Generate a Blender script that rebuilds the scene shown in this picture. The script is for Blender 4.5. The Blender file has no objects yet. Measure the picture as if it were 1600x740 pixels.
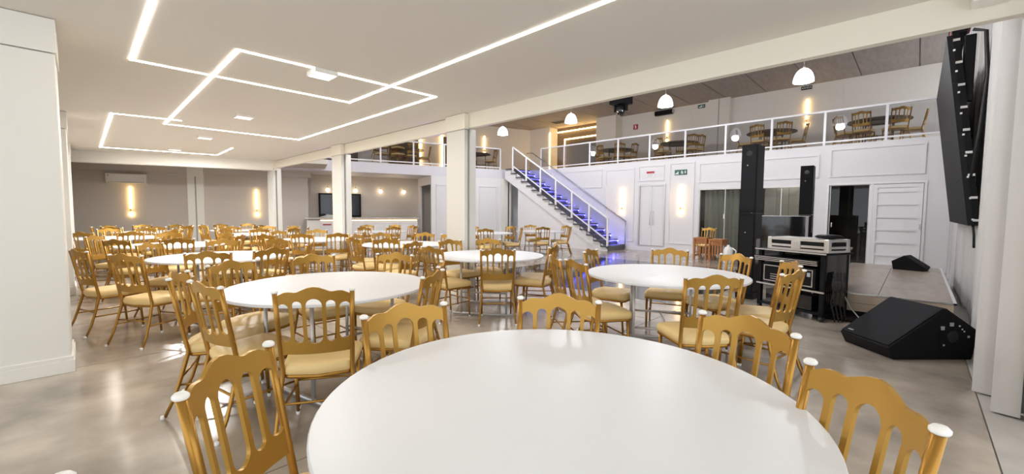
import bpy, bmesh, math, random
from mathutils import Vector, Matrix

S = bpy.context.scene
C = S.collection
PI = math.pi
rnd = random.Random(7)

# ------------------------------------------------------------------ camera
cam_d = bpy.data.cameras.new('camera')
cam = bpy.data.objects.new('camera', cam_d); C.objects.link(cam)
yaw, pitch, roll, FPX = math.radians(45.953), math.radians(3.434), math.radians(-0.3755), 654.4
cam_d.sensor_fit = 'HORIZONTAL'; cam_d.sensor_width = 36.0
cam_d.lens = FPX / 1600 * 36.0
cam_d.clip_start = 0.02; cam_d.clip_end = 200
_f = Vector((math.sin(yaw)*math.cos(pitch), math.cos(yaw)*math.cos(pitch), -math.sin(pitch)))
_r = Vector((math.cos(yaw), -math.sin(yaw), 0)); _d = _f.cross(_r)
_c, _s = math.cos(roll), math.sin(roll)
_R = _c*_r + _s*_d; _D = -_s*_r + _c*_d
m3 = Matrix((_R, -_D, -_f)).transposed()
cam.matrix_world = Matrix.Translation((0, 0, 1.35)) @ m3.to_4x4()
S.camera = cam

# ------------------------------------------------------------------ world, exposure
W = bpy.data.worlds.new('world'); S.world = W; W.use_nodes = True
bg = W.node_tree.nodes['Background']
bg.inputs[0].default_value = (0.90, 0.95, 1.0, 1); bg.inputs[1].default_value = 1.7
S.view_settings.view_transform = 'Standard'; S.view_settings.look = 'None'
S.view_settings.gamma = 1.0; S.view_settings.use_curve_mapping = False
S.view_settings.exposure = 0.32

# ------------------------------------------------------------------ materials
def mat(name, col, rough=0.5, metal=0.0, emit=None, es=0.0, noise=None, bump=None, coat=0.0, spec=None, rnoise=None, stretch=None):
    m = bpy.data.materials.new(name); m.use_nodes = True
    nt = m.node_tree; b = nt.nodes['Principled BSDF']
    b.inputs['Base Color'].default_value = (*col, 1); b.inputs['Roughness'].default_value = rough
    b.inputs['Metallic'].default_value = metal
    if coat: b.inputs['Coat Weight'].default_value = coat; b.inputs['Coat Roughness'].default_value = 0.12
    if spec is not None: b.inputs['Specular IOR Level'].default_value = spec
    if emit: b.inputs['Emission Color'].default_value = (*emit, 1); b.inputs['Emission Strength'].default_value = es
    def nz(scale, detail=4):
        tc = nt.nodes.new('ShaderNodeTexCoord'); n = nt.nodes.new('ShaderNodeTexNoise')
        n.inputs['Scale'].default_value = scale; n.inputs['Detail'].default_value = detail
        src = tc.outputs['Object']
        if stretch:
            mp = nt.nodes.new('ShaderNodeMapping'); mp.inputs['Scale'].default_value = stretch
            nt.links.new(src, mp.inputs[0]); src = mp.outputs[0]
        nt.links.new(src, n.inputs['Vector']); return n
    if noise:
        n = nz(noise[0], 6); r = nt.nodes.new('ShaderNodeValToRGB')
        a = noise[1]
        r.color_ramp.elements[0].position = 0.3; r.color_ramp.elements[1].position = 0.7
        r.color_ramp.elements[0].color = (*[c*(1-a) for c in col], 1)
        r.color_ramp.elements[1].color = (*[min(1, c*(1+a)) for c in col], 1)
        nt.links.new(n.outputs['Fac'], r.inputs[0]); nt.links.new(r.outputs[0], b.inputs['Base Color'])
    if rnoise:
        n = nz(rnoise[0]); mr = nt.nodes.new('ShaderNodeMapRange')
        mr.inputs['To Min'].default_value = rough-rnoise[1]; mr.inputs['To Max'].default_value = rough+rnoise[1]
        nt.links.new(n.outputs['Fac'], mr.inputs['Value']); nt.links.new(mr.outputs[0], b.inputs['Roughness'])
    if bump:
        n = nz(bump[0]); bp = nt.nodes.new('ShaderNodeBump')
        bp.inputs['Strength'].default_value = bump[1]; bp.inputs['Distance'].default_value = 0.01
        nt.links.new(n.outputs['Fac'], bp.inputs['Height']); nt.links.new(bp.outputs[0], b.inputs['Normal'])
    return m

def glass_mat(name, tint=(0.93, 0.96, 0.96), refl=1.0):
    m = bpy.data.materials.new(name); m.use_nodes = True; nt = m.node_tree
    nt.nodes.remove(nt.nodes['Principled BSDF']); out = nt.nodes['Material Output']
    t = nt.nodes.new('ShaderNodeBsdfTransparent'); t.inputs[0].default_value = (*tint, 1)
    g = nt.nodes.new('ShaderNodeBsdfGlossy'); g.inputs['Roughness'].default_value = 0.0
    fr = nt.nodes.new('ShaderNodeFresnel'); fr.inputs[0].default_value = 1.5
    mx = nt.nodes.new('ShaderNodeMixShader')
    ge = nt.nodes.new('ShaderNodeNewGeometry'); sb = nt.nodes.new('ShaderNodeMath'); sb.operation = 'SUBTRACT'; sb.inputs[0].default_value = 1.0
    mu = nt.nodes.new('ShaderNodeMath'); mu.operation = 'MULTIPLY'
    nt.links.new(ge.outputs['Backfacing'], sb.inputs[1]); nt.links.new(fr.outputs[0], mu.inputs[0]); nt.links.new(sb.outputs[0], mu.inputs[1])
    nt.links.new(mu.outputs[0], mx.inputs[0])
    nt.links.new(t.outputs[0], mx.inputs[1]); nt.links.new(g.outputs[0], mx.inputs[2])
    nt.links.new(mx.outputs[0], out.inputs[0]); return m

GOLD = mat('gold_paint', (0.46, 0.255, 0.045), 0.36, 0.5, rnoise=(30, 0.05))
GOLDT = mat('gold_tube_paint', (0.40, 0.205, 0.038), 0.3, 0.75)
CREAM = mat('cream_vinyl', (0.84, 0.62, 0.28), 0.45, bump=(60, 0.05))
WCAP = mat('white_plastic_cap', (0.9, 0.88, 0.84), 0.3)
TWHITE = mat('white_laminate', (0.765, 0.78, 0.80), 0.36, noise=(3, 0.01))
SILVER = mat('silver_paint', (0.62, 0.61, 0.6), 0.35, 0.5)
CEIL = mat('cream_ceiling_paint', (0.74, 0.70, 0.635), 0.7)
COLW = mat('warm_white_paint', (0.83, 0.81, 0.75), 0.5)
COLM = mat('column_white_paint', (0.71, 0.69, 0.64), 0.5)
BEAMW = mat('cream_beam_paint', (0.86, 0.82, 0.71), 0.55)
HALLW = mat('cool_white_wall_paint', (0.79, 0.775, 0.79), 0.55)
GREIGE = mat('greige_wall_paint', (0.58, 0.53, 0.475), 0.6)
MEZW = mat('warm_grey_wall_paint', (0.72, 0.675, 0.62), 0.6)
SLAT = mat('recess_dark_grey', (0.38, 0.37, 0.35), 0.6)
CONC = mat('polished_concrete', (0.40, 0.345, 0.285), 0.19, noise=(1.9, 0.38), rnoise=(2.5, 0.08), bump=(2.0, 0.012), coat=0.25)
JOINT = mat('joint_filler', (0.2, 0.175, 0.15), 0.7)
BORD = mat('pale_concrete_border', (0.50, 0.475, 0.44), 0.4, noise=(4, 0.12))
BTILE = mat('black_polished_granite', (0.022, 0.022, 0.026), 0.07, noise=(40, 0.4))
STILE = mat('wood_look_tile', (0.43, 0.355, 0.285), 0.28, noise=(2.2, 0.16), stretch=(1, 5, 1))
SFACE = mat('beige_tile', (0.50, 0.42, 0.32), 0.3, noise=(2.5, 0.12))
BROWNC = mat('ceiling_board', (0.36, 0.315, 0.285), 0.7, noise=(2, 0.10), stretch=(1, 6, 1))
BLACK = mat('black_satin', (0.010, 0.010, 0.011), 0.42, spec=0.10)
BGLOSS = mat('black_gloss', (0.008, 0.008, 0.009), 0.06, coat=0.5)
GRILLE = mat('black_speaker_grille', (0.013, 0.013, 0.015), 0.6, bump=(900, 0.3), spec=0.12)
SCREEN = mat('led_panel_off', (0.018, 0.018, 0.02), 0.6, bump=(700, 0.15), spec=0.10)
ALU = mat('aluminium', (0.72, 0.72, 0.70), 0.3, 0.85, noise=(9, 0.08))
STEEL = mat('brushed_steel_rail', (0.45, 0.45, 0.47), 0.3, 0.8)
RAILW = mat('white_rail_enamel', (0.85, 0.84, 0.86), 0.35)
GRANITE = mat('dark_stair_granite', (0.10, 0.10, 0.11), 0.3, noise=(60, 0.35))
GLASS = glass_mat('clear_glass', (0.80, 0.80, 0.81))
DGLASS = glass_mat('smoked_glass', (0.72, 0.72, 0.69))
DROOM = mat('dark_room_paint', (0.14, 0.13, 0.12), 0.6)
WOODO = mat('orange_wood', (0.42, 0.17, 0.055), 0.4, noise=(5, 0.2), stretch=(1, 1, 6))
WOODD = mat('dark_table_wood', (0.07, 0.055, 0.047), 0.35, noise=(6, 0.2))
WOODR = mat('reddish_wood_top', (0.22, 0.09, 0.05), 0.35, noise=(6, 0.2))
BRASS = mat('brass', (0.55, 0.38, 0.14), 0.3, 0.9)
LEDW = mat('warm_led_diffuser', (0.9, 0.85, 0.75), 0.5, emit=(1.0, 0.93, 0.82), es=14.0)
LEDG = mat('golden_led_tube', (0.9, 0.8, 0.6), 0.5, emit=(1.0, 0.66, 0.26), es=13.0)
LEDC = mat('cool_led_panel', (0.95, 0.95, 0.95), 0.5, emit=(1.0, 0.97, 0.92), es=14.0)
LEDD = mat('dim_led_panel', (0.9, 0.9, 0.88), 0.5, emit=(1.0, 0.94, 0.85), es=1.2)
DOME = mat('lit_opal_dome', (0.9, 0.9, 0.92), 0.4, emit=(0.92, 0.94, 1.0), es=3.2)
GLOBE = mat('lit_opal_globe', (0.95, 0.9, 0.8), 0.4, emit=(1.0, 0.82, 0.55), es=6.0)
BLUE = mat('blue_led', (0.1, 0.1, 0.9), 0.5, emit=(0.10, 0.10, 1.0), es=22.0)
LEDB = mat('bar_led_line', (0.9, 0.8, 0.6), 0.5, emit=(1.0, 0.7, 0.34), es=3.0)
BLUES = mat('soft_blue_led', (0.05, 0.05, 0.8), 0.5, emit=(0.08, 0.08, 1.0), es=16.0)
PURP = mat('purple_led', (0.5, 0.2, 0.9), 0.5, emit=(0.42, 0.14, 1.0), es=4.0)
CURT = mat('pale_grey_drape', (0.64, 0.625, 0.61), 0.8, bump=(200, 0.08))
SHEER = mat('sheer_grey_drape', (0.55, 0.58, 0.57), 0.8)
GREEN = mat('sign_green', (0.012, 0.10, 0.065), 0.4)
RED = mat('sign_red', (0.42, 0.02, 0.05), 0.4)
SIGNW = mat('sign_white', (0.85, 0.86, 0.84), 0.4)
TVB = mat('tv_glass', (0.012, 0.015, 0.022), 0.08, coat=0.4)
GREYP = mat('grey_plastic', (0.45, 0.45, 0.46), 0.4)
CABLE = mat('cable_rubber', (0.015, 0.015, 0.015), 0.5)
STONE = mat('pale_counter_stone', (0.62, 0.58, 0.52), 0.25)
REDW = mat('red_rigging', (0.5, 0.02, 0.02), 0.4)
DKBROWN = mat('dark_brown_panel', (0.10, 0.075, 0.055), 0.5)
SHELFL = mat('lilac_white_paint', (0.72, 0.70, 0.76), 0.55)

# ------------------------------------------------------------------ mesh helpers
class MB:
    def __init__(s): s.v = []; s.f = []; s.mi = []; s.k = 0; s.sm = []
    def mat(s, k): s.k = k; return s
    def face(s, idx, smooth=False): s.f.append(idx); s.mi.append(s.k); s.sm.append(smooth)
    def box(s, x0, y0, z0, x1, y1, z1):
        if x0 > x1: x0, x1 = x1, x0
        if y0 > y1: y0, y1 = y1, y0
        if z0 > z1: z0, z1 = z1, z0
        b = len(s.v)
        s.v += [(x0,y0,z0),(x1,y0,z0),(x1,y1,z0),(x0,y1,z0),(x0,y0,z1),(x1,y0,z1),(x1,y1,z1),(x0,y1,z1)]
        for q in ((0,3,2,1),(4,5,6,7),(0,1,5,4),(1,2,6,5),(2,3,7,6),(3,0,4,7)): s.face(tuple(b+i for i in q))
        return s
    def tube(s, pts, r, n=8, cap=True):
        pts = [Vector(p) for p in pts]; rs = r if isinstance(r, (list, tuple)) else [r]*len(pts)
        b = len(s.v); N = len(pts); u = None
        for i, p in enumerate(pts):
            t = (pts[min(i+1, N-1)] - pts[max(i-1, 0)]).normalized()
            if u is None:
                a = Vector((0,0,1)) if abs(t.z) < 0.9 else Vector((1,0,0)); u = (a - t*a.dot(t)).normalized()
            else: u = (u - t*u.dot(t)).normalized()
            w = t.cross(u)
            for k in range(n):
                a = 2*PI*k/n; s.v.append(tuple(p + rs[i]*(math.cos(a)*u + math.sin(a)*w)))
        for i in range(N-1):
            for k in range(n):
                s.face((b+i*n+k, b+i*n+(k+1)%n, b+(i+1)*n+(k+1)%n, b+(i+1)*n+k), True)
        if cap:
            s.face(tuple(b+k for k in reversed(range(n)))); s.face(tuple(b+(N-1)*n+k for k in range(n)))
        return s
    def lathe(s, prof, n=24, c=(0,0,0), smooth=True, axis='z'):
        b = len(s.v)
        for (r, z) in prof:
            for k in range(n):
                a = 2*PI*k/n
                x, y = r*math.cos(a), r*math.sin(a)
                q = (x, y, z) if axis == 'z' else ((z, x, y) if axis == 'x' else (x, z, y))
                s.v.append((c[0]+q[0], c[1]+q[1], c[2]+q[2]))
        for i in range(len(prof)-1):
            for k in range(n):
                s.face((b+i*n+k, b+i*n+(k+1)%n, b+(i+1)*n+(k+1)%n, b+(i+1)*n+k), smooth)
        s.face(tuple(b+k for k in reversed(range(n)))); s.face(tuple(b+(len(prof)-1)*n+k for k in range(n)))
        return s
    def prism(s, poly, d0, d1, plane='xz'):
        # poly in 2D, extruded along the third axis from d0 to d1
        b = len(s.v); n = len(poly)
        for d in (d0, d1):
            for (a, c) in poly:
                s.v.append({'xz': (a, d, c), 'yz': (d, a, c), 'xy': (a, c, d)}[plane])
        s.face(tuple(b+i for i in reversed(range(n)))); s.face(tuple(b+n+i for i in range(n)))
        for i in range(n): s.face((b+i, b+(i+1)%n, b+n+(i+1)%n, b+n+i))
        return s
    def frame(s, a0, c0, a1, c1, w, d0, d1, plane='yz'):
        # rectangular ring in a plane, w wide, thick from d0 to d1
        for (p, q, r, t) in ((a0,c0,a1,c0+w),(a0,c1-w,a1,c1),(a0,c0+w,a0+w,c1-w),(a1-w,c0+w,a1,c1-w)):
            if plane == 'yz': s.box(d0, p, q, d1, r, t)
            elif plane == 'xz': s.box(p, d0, q, r, d1, t)
            else: s.box(p, q, d0, r, t, d1)
        return s
    def mesh(s, name):
        me = bpy.data.meshes.new(name); me.from_pydata(s.v, [], s.f)
        me.polygons.foreach_set('material_index', s.mi); me.polygons.foreach_set('use_smooth', s.sm)
        bm = bmesh.new(); bm.from_mesh(me); bmesh.ops.recalc_face_normals(bm, faces=bm.faces); bm.to_mesh(me); bm.free()
        me.update(); return me
    def build(s, name, mats, parent=None, bevel=0):
        o = bpy.data.objects.new(name, s.mesh(name)); C.objects.link(o)
        for m in (mats if isinstance(mats, (list, tuple)) else [mats]): o.data.materials.append(m)
        if parent is not None: o.parent = parent
        if bevel:
            md = o.modifiers.new('bevel', 'BEVEL'); md.width = bevel; md.segments = 2; md.limit_method = 'ANGLE'
        return o

def tag(o, label, cat, group=None, kind=None):
    o['label'] = label; o['category'] = cat
    if group: o['group'] = group
    if kind: o['kind'] = kind
    return o
def thing(name, label, cat, loc=(0,0,0), rz=0.0, group=None):
    o = bpy.data.objects.new(name, None); C.objects.link(o); o.empty_display_size = 0.1
    o.location = loc; o.rotation_euler = (0, 0, rz); return tag(o, label, cat, group)
def struct(o, label=None, cat=None):
    o['kind'] = 'structure'
    if label: o['label'] = label
    if cat: o['category'] = cat
    return o
def copy_tree(o, parent=None):
    c = o.copy(); C.objects.link(c)
    if parent is not None: c.parent = parent
    for ch in list(o.children): copy_tree(ch, c)
    return c
def text_mesh(body, size, material, name='lettering', depth=0.002, align='CENTER'):
    cu = bpy.data.curves.new(name, 'FONT'); cu.body = body; cu.size = size; cu.extrude = depth
    cu.align_x = align; cu.align_y = 'CENTER'
    o = bpy.data.objects.new(name, cu); C.objects.link(o)
    dg = bpy.context.evaluated_depsgraph_get(); me = bpy.data.meshes.new_from_object(o.evaluated_get(dg))
    bpy.data.objects.remove(o); bpy.data.curves.remove(cu)
    me.name = name; me.materials.clear(); me.materials.append(material)
    o = bpy.data.objects.new(name, me); C.objects.link(o); return o
def lamp(name, kind, loc, energy, color=(1,1,1), size=0.1, size_y=None, rot=(0,0,0), parent=None):
    l = bpy.data.lights.new(name, kind); l.energy = energy; l.color = color
    if kind == 'AREA':
        l.size = size
        if size_y: l.shape = 'RECTANGLE'; l.size_y = size_y
    else: l.shadow_soft_size = size
    o = bpy.data.objects.new(name, l); C.objects.link(o); o.location = loc; o.rotation_euler = rot
    if parent is not None: o.parent = parent
    return o

# key levels
XW = 14.0        # right (stage side) wall of the double height hall
ZC = 2.85        # low ceiling
XB = 4.25        # beam / column line
ZS = 3.18        # mezzanine floor
ZH = 5.86        # hall ceiling
XM = 18.0        # mezzanine back wall
SK = math.radians(-19.0)      # back of the building is skewed
BO = (0.0, 17.6, 0.0)         # origin of the skewed back frame: u along, v behind
def bpos(u, v, z=0.0):
    return (BO[0] + u*math.cos(SK) - v*math.sin(SK), BO[1] + u*math.sin(SK) + v*math.cos(SK), z)
def back(o): o.location = BO; o.rotation_euler = (0, 0, SK); return o

# ------------------------------------------------------------------ floor
fl = struct(MB().box(-4, -3, -0.15, XM+0.4, 24, -0.010).build('floor', JOINT), 'polished concrete floor with saw-cut joints')
XS = [-4, -1.2, 1.9, 5.02, 6.05, 8.475, 10.9, XW]
YS = [-3, -0.38, 2.35, 5.1, 7.0, 9.8, 12.6, 15.4, 18.2]
for i in range(len(XS)-1):
    for j in range(len(YS)-1):
        if XS[i] >= 6.04 and XS[i+1] <= 10.91 and 2.3 < YS[j]+0.01 and YS[j+1] <= 7.01: continue
        g = 0.004
        MB().box(XS[i]+g, YS[j]+g, -0.010, XS[i+1]-g, YS[j+1]-g, 0.0).build('floor_slab', BORD if j == 0 else CONC, fl)
nt_ = 8
dx, dy = (10.9-6.05)/nt_, (7.0-2.35)/nt_
for i in range(nt_):
    for j in range(nt_):
        g = 0.0025
        o = MB().box(6.05+i*dx+g, 2.35+j*dy+g, -0.010, 6.05+(i+1)*dx-g, 2.35+(j+1)*dy-g, 0.001).build('dance_floor_tile', BTILE, fl)
        if i+j == 0: o['label'] = 'polished black granite dance floor tile'

# ------------------------------------------------------------------ low ceiling, beams, columns
ce = MB().box(-4, -3, ZC, XB-0.02, 15.9, ZC+0.25)
struct(ce.build('ceiling', CEIL), 'smooth cream low ceiling')
bm_ = MB().box(XB-0.03, -0.75, 2.63, XB+0.05, 15.4, ZC+0.4); bm_.box(XB+0.05, -0.75, ZC+0.1, XB+0.11, 15.4, ZH)
struct(bm_.build('trim_1', BEAMW), 'long cream downstand beam along the column line')
def column(y0, y1, name='column', lab=''):
    g = struct(bpy.data.objects.new(name, None), lab); C.objects.link(g); g.location = (XB, y0, 0)
    d = y1-y0
    MB().box(-0.105, 0, 0, -0.045, d, 2.60).build('shaft', COLM, g)
    MB().box(-0.117, -0.015, 2.612, -0.035, d+0.015, ZC-0.008).build('capital_band', BEAMW, g)
    MB().box(-0.109, -0.006, 2.60, -0.04, d+0.006, 2.612).build('joint_line', SLAT, g)
    MB().box(-0.112, -0.010, ZC-0.008, -0.04, d+0.010, ZC).build('joint_line', SLAT, g)
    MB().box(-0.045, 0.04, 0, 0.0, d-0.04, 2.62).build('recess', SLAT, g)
    MB().box(0.0, -0.0, 0, 0.12, d, 2.62).build('outer_shaft', COLM, g)
    MB().box(-0.115, -0.01, 0, -0.035, d+0.01, 0.10).build('baseboard', COLW, g)
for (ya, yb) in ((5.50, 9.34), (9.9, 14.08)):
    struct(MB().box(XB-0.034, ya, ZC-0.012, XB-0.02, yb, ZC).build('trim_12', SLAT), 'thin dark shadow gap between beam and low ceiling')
column(5.03, 5.48, lab='thick white column nearest the camera'); column(9.36, 9.86, lab='second white column'); column(14.1, 14.65, lab='third white column at the back')
def pier(y0, y1, xr, lab):
    g = struct(bpy.data.objects.new('pier', None), lab); C.objects.link(g)
    MB().box(-2.6, y0, 0, xr, y1, 2.58).build('shaft', COLW, g, 0.008)
    MB().box(-2.6, y0-0.012, 2.585, xr+0.012, y1+0.012, ZC-0.004).build('capital_band', COLW, g, 0.004)
    MB().box(-2.6, y0-0.018, 0, xr+0.018, y1+0.018, 0.105).build('baseboard', COLW, g, 0.004)
    MB().box(-2.6, y0-0.011, 0.105, xr+0.011, y1+0.011, 0.135).build('baseboard_lip', COLW, g, 0.004)
    MB().box(-2.6, y0+0.10, 2.0, xr-0.2, y1+0.06, 2.3)
pier(5.0, 5.62, -0.085, 'wide white pier at the left edge')
pier(9.5, 10.2, -0.085, 'second white pier along the left side'); pier(14.0, 14.7, -0.085, 'third white pier along the left side')
struct(MB().box(-2.7, 5.3, 0, -2.6, 20, 3.2).build('wall_left', COLW))
# far beam closing the low ceiling (skewed)
struct(back(MB().box(-3.0, -1.95, 2.56, 5.2, -1.70, ZC+0.3).build('trim_2', COLW)), 'white beam at the far end of the low ceiling')

# ------------------------------------------------------------------ back of the building (skewed frame)
VB, VBAR, VM = 0.78, 2.1, 3.9
struct(back(MB().box(-3.2, VB, 0, 6.15, VB+0.12, 2.85).build('wall_back', GREIGE)), 'greige back wall')
struct(back(MB().box(-3.2, VB-0.10, 2.56, 6.15, VB, 2.85).build('trim_3', GREIGE)), 'greige soffit band above the back wall')
struct(back(MB().box(-3.2, -1.7, 2.85, 6.6, VB+0.2, 3.0).build('ceiling_rear', GREIGE)))
pl = MB().box(2.46, VB-0.16, 0, 2.90, VB, 2.8)
p_ = struct(back(pl.build('pilaster', COLW)), 'pale pilaster on the greige back wall')
MB().box(2.66, VB-0.168, 0.2, 2.70, VB-0.15, 2.45).build('groove', SLAT, p_)
# mezzanine slab with lilac fascia
struct(back(MB().box(3.6, 0.0, 2.79, 15.2, VM+0.3, ZS).build('trim_4', SHELFL)), 'white fascia of the mezzanine over the bar')
# bar recess
struct(back(MB().box(6.05, VBAR, 0, 11.2, VBAR+0.1, 2.79).build('wall_bar', GREIGE)), 'warm beige wall behind the bar')
struct(back(MB().box(6.05, VB, 0, 6.15, VBAR, 2.79).build('wall_bar_left', GREIGE)))
# white service block right of the bar: front wall, door opening on its left flank
U0 = 10.52
w = MB().box(U0, 0.0, 0, 13.95, 0.1, 2.79)
w.box(U0, 0.1, 2.45, U0+0.08, VBAR, 2.79); w.box(U0, 1.75, 0, U0+0.08, VBAR, 2.45)
wb = struct(back(w.build('wall_service', HALLW)), 'white panelled wall below the mezzanine')
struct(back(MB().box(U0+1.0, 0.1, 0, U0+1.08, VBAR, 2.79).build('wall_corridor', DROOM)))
MB().frame(10.72, 0.25, 11.35, 2.45, 0.045, -0.028, 0.0, 'xz').build('panel_moulding', HALLW, wb)
MB().frame(11.5, 0.25, 12.3, 2.45, 0.045, -0.028, 0.0, 'xz').build('panel_moulding', HALLW, wb)
MB().frame(12.6, 0.25, 13.43, 2.45, 0.045, -0.028, 0.0, 'xz').build('panel_moulding', HALLW, wb)
MB().box(13.62, -0.06, 0, 13.95, 0.0, 2.79).build('pilaster_strip', COLW, wb)
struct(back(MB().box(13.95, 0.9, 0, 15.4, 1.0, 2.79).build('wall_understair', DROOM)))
struct(back(MB().box(14.06, -0.02, 0, 14.13, 0.05, 2.79).build('trim_5', COLW)), 'slim white post under the stair landing')
# mezzanine walls and hall ceiling
struct(back(MB().box(1.0, VM, ZS, 19.0, VM+0.12, ZH).build('wall_mezzanine_back', MEZW)), 'warm grey rear wall of the mezzanine')
mw = MB().box(XM, -2, ZS, XM+0.12, 11.3, ZH); mw.box(XM+0.55, 11.3, ZS, XM+0.7, 16, ZH)
mzw = struct(mw.build('wall_mezzanine_right', MEZW), 'warm grey side wall of the mezzanine')
struct(MB().box(17.45, 10.25, ZS, XM, 11.3, ZH).build('trim_6', MEZW), 'warm grey block projecting from the mezzanine wall')
struct(MB().box(17.6, 14.3, ZS, XM+0.5, 15.8, ZH).build('trim_7', MEZW), 'warm lit jamb beside the mezzanine doorway')
struct(MB().box(XM+0.3, 11.3, ZS, XM+0.5, 14.3, ZH).build('wall_mezzanine_recess', DKBROWN), 'dark brown recess on the mezzanine')
for y in (1.95, 2.3, 4.0, 5.9, 7.0):
    MB().box(XM-0.012, y, ZS+0.1, XM, y+0.03, ZH-0.25).build('wall_batten', MEZW, mzw)
struct(MB().box(XM-0.25, 5.45, ZS, XM, 6.25, ZH).build('trim_8', MEZW), 'double pilaster on the mezzanine side wall')
struct(MB().box(XM-0.26, 5.83, ZS, XM-0.245, 5.87, ZH).build('trim_9', SLAT), 'dark groove of the mezzanine pilaster')
hc = struct(MB().box(XB+0.3, -2, ZH+0.02, XM+0.7, 24, ZH+0.2).build('ceiling_hall', JOINT), 'tall hall ceiling of grey brown boards')
y = 0.17 - 1.36*2
while y < 20:
    for (a, b) in ((4.6, 8.0), (8.0, 11.35), (11.35, 14.7), (14.7, XM+0.6)):
        MB().box(a+0.008, y+0.016, ZH, b-0.008, y+1.344, ZH+0.02).build('ceiling_board', BROWNC, hc)
    y += 1.36

# ------------------------------------------------------------------ right wall with its openings
wy0, wy1 = 2.05, 5.13      # sliding glass door
sy0, sy1 = -0.10, 1.76     # slatted sliding door
dy0, dy1 = 6.27, 7.20      # double door
w = MB()
w.box(XW, -1.2, 0, XW+0.14, sy0, ZS); w.box(XW, sy1, 0, XW+0.14, wy0, ZS); w.box(XW, wy1, 0, XW+0.14, dy0, ZS)
w.box(XW, dy1, 0, XW+0.14, 16.5, ZS)
w.box(XW, sy0, 2.15, XW+0.14, sy1, ZS); w.box(XW, wy0, 2.13, XW+0.14, wy1, ZS)
w.box(XW, dy0, 2.31, XW+0.14, dy1, ZS); w.box(XW, dy0, 0, XW+0.14, dy1, 0.17)
rw = struct(w.build('wall_right', HALLW), 'white panelled wall below the mezzanine railing')
struct(MB().box(XW+0.14, -2, 2.95, XM+0.6, 15.5, ZS).build('floor_mezzanine', HALLW), 'mezzanine floor')
def mould(y0, z0, y1, z1):
    MB().frame(y0, z0, y1, z1, 0.042, XW-0.028, XW, 'yz').build('panel_moulding', HALLW, rw)
mould(-0.08, 2.32, 1.76, 3.06); mould(1.98, 2.32, 5.15, 2.95); mould(5.28, 0.30, 6.12, 3.02)
mould(6.3, 2.46, 7.25, 3.0); mould(7.4, 0.30, 8.6, 2.95); mould(8.75, 2.3, 11.0, 3.0); mould(11.2, 2.9, 12.2, 3.02)
struct(MB().box(XW-0.018, wy1, 0, XW, 16, 0.13).build('baseboard_right', HALLW))
# double door
d = struct(bpy.data.objects.new('door_1', None), 'white double door with long bar handles'); C.objects.link(d); d.location = (XW, dy0, 0.17)
dw = dy1-dy0
MB().frame(-0.03, 0, dw+0.03, 2.17, 0.045, -0.02, 0.05).build('door_frame', SILVER, d)
for k in range(2):
    a = 0.02 + k*(dw/2-0.016); b = a+dw/2-0.028
    lf = MB().box(0.03, a, 0.02, 0.07, b, 2.12).build('door_leaf', HALLW, d)
    MB().frame(a+0.06, 0.12, b-0.06, 2.02, 0.012, 0.024, 0.03).build('leaf_moulding', HALLW, lf)
    hy = (b-0.05) if k == 0 else (a+0.05)
    MB().tube([(0.03, hy, 0.75), (-0.01, hy, 0.78), (-0.01, hy, 1.2), (0.03, hy, 1.23)], 0.012).build('bar_handle', ALU, lf)
    for hz in (0.25, 1.05, 1.85):
        MB().box(0.02, (a if k == 0 else b)-0.012, hz, 0.032, (a if k == 0 else b)+0.012, hz+0.1).build('hinge', SILVER, lf)
# sliding glass door with drape behind it
d = struct(bpy.data.objects.new('window_1', None), 'wide sliding glass door beside the tall speaker'); C.objects.link(d); d.location = (XW, wy0, 0)
ww = wy1-wy0
MB().frame(0, 0, ww, 2.13, 0.04, -0.01, 0.10).build('window_frame', SILVER, d)
for k in range(4):
    a = 0.04 + k*(ww-0.08)/4
    MB().box(0.04 + 0.03*(k % 2), a, 0.04, 0.05+0.03*(k % 2), a+(ww-0.08)/4, 2.09).build('pane', DGLASS, d)
    MB().box(0.03, a-0.012, 0.04, 0.09, a+0.012, 2.09).build('stile', SILVER, d)
MB().box(0.0, 2.28, 1.18, 0.03, 2.32, 1.32).build('lock', SIGNW, d)
def drape(name, x0, x1, z0, z1, amp, per, seed, axis='x', off=0.0, n_per=8, flare=0.0):
    r = random.Random(seed); n = max(8, int(abs(x1-x0)/per*n_per)); zs = [z0, z0+(z1-z0)*0.25, z0+(z1-z0)*0.6, z1]
    ph = [r.uniform(-0.9, 0.9) for _ in range(n//n_per+3)]; am = [r.uniform(0.6, 1.35) for _ in range(n//n_per+3)]
    b = MB(); th = 0.006
    for side in (0, 1):
        for z in zs:
            k = (z-z0)/(z1-z0); fl_ = 1+flare*(1-k)
            for i in range(n+1):
                t = i/n; x = x0+(x1-x0)*t; c = i/n_per; j = int(c); f_ = c-j
                p = ph[j]*(1-f_)+ph[j+1]*f_; a = am[j]*(1-f_)+am[j+1]*f_
                q = off + amp*fl_*a*math.sin(2*PI*c+p*(1.2-0.5*k)) + 0.3*amp*math.sin(4.6*PI*c+2*p) + side*th
                b.v.append((x, q, z) if axis == 'x' else (q, x, z))
    m = n+1; L = len(zs)
    for s_ in (0, 1):
        o = s_*m*L
        for l in range(L-1):
            for i in range(n): b.face((o+l*m+i, o+l*m+i+1, o+(l+1)*m+i+1, o+(l+1)*m+i), True)
    for l in range(L-1):
        for i in (0, n): b.face((l*m+i, (l+1)*m+i, m*L+(l+1)*m+i, m*L+l*m+i))
    return b
tag(drape('sheer', 4.02, 5.05, 0.04, 2.08, 0.035, 0.13, 5, 'y', XW+0.32).build('sheer_curtain', SHEER), 'sheer grey curtain behind the sliding glass door', 'curtain')
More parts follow.
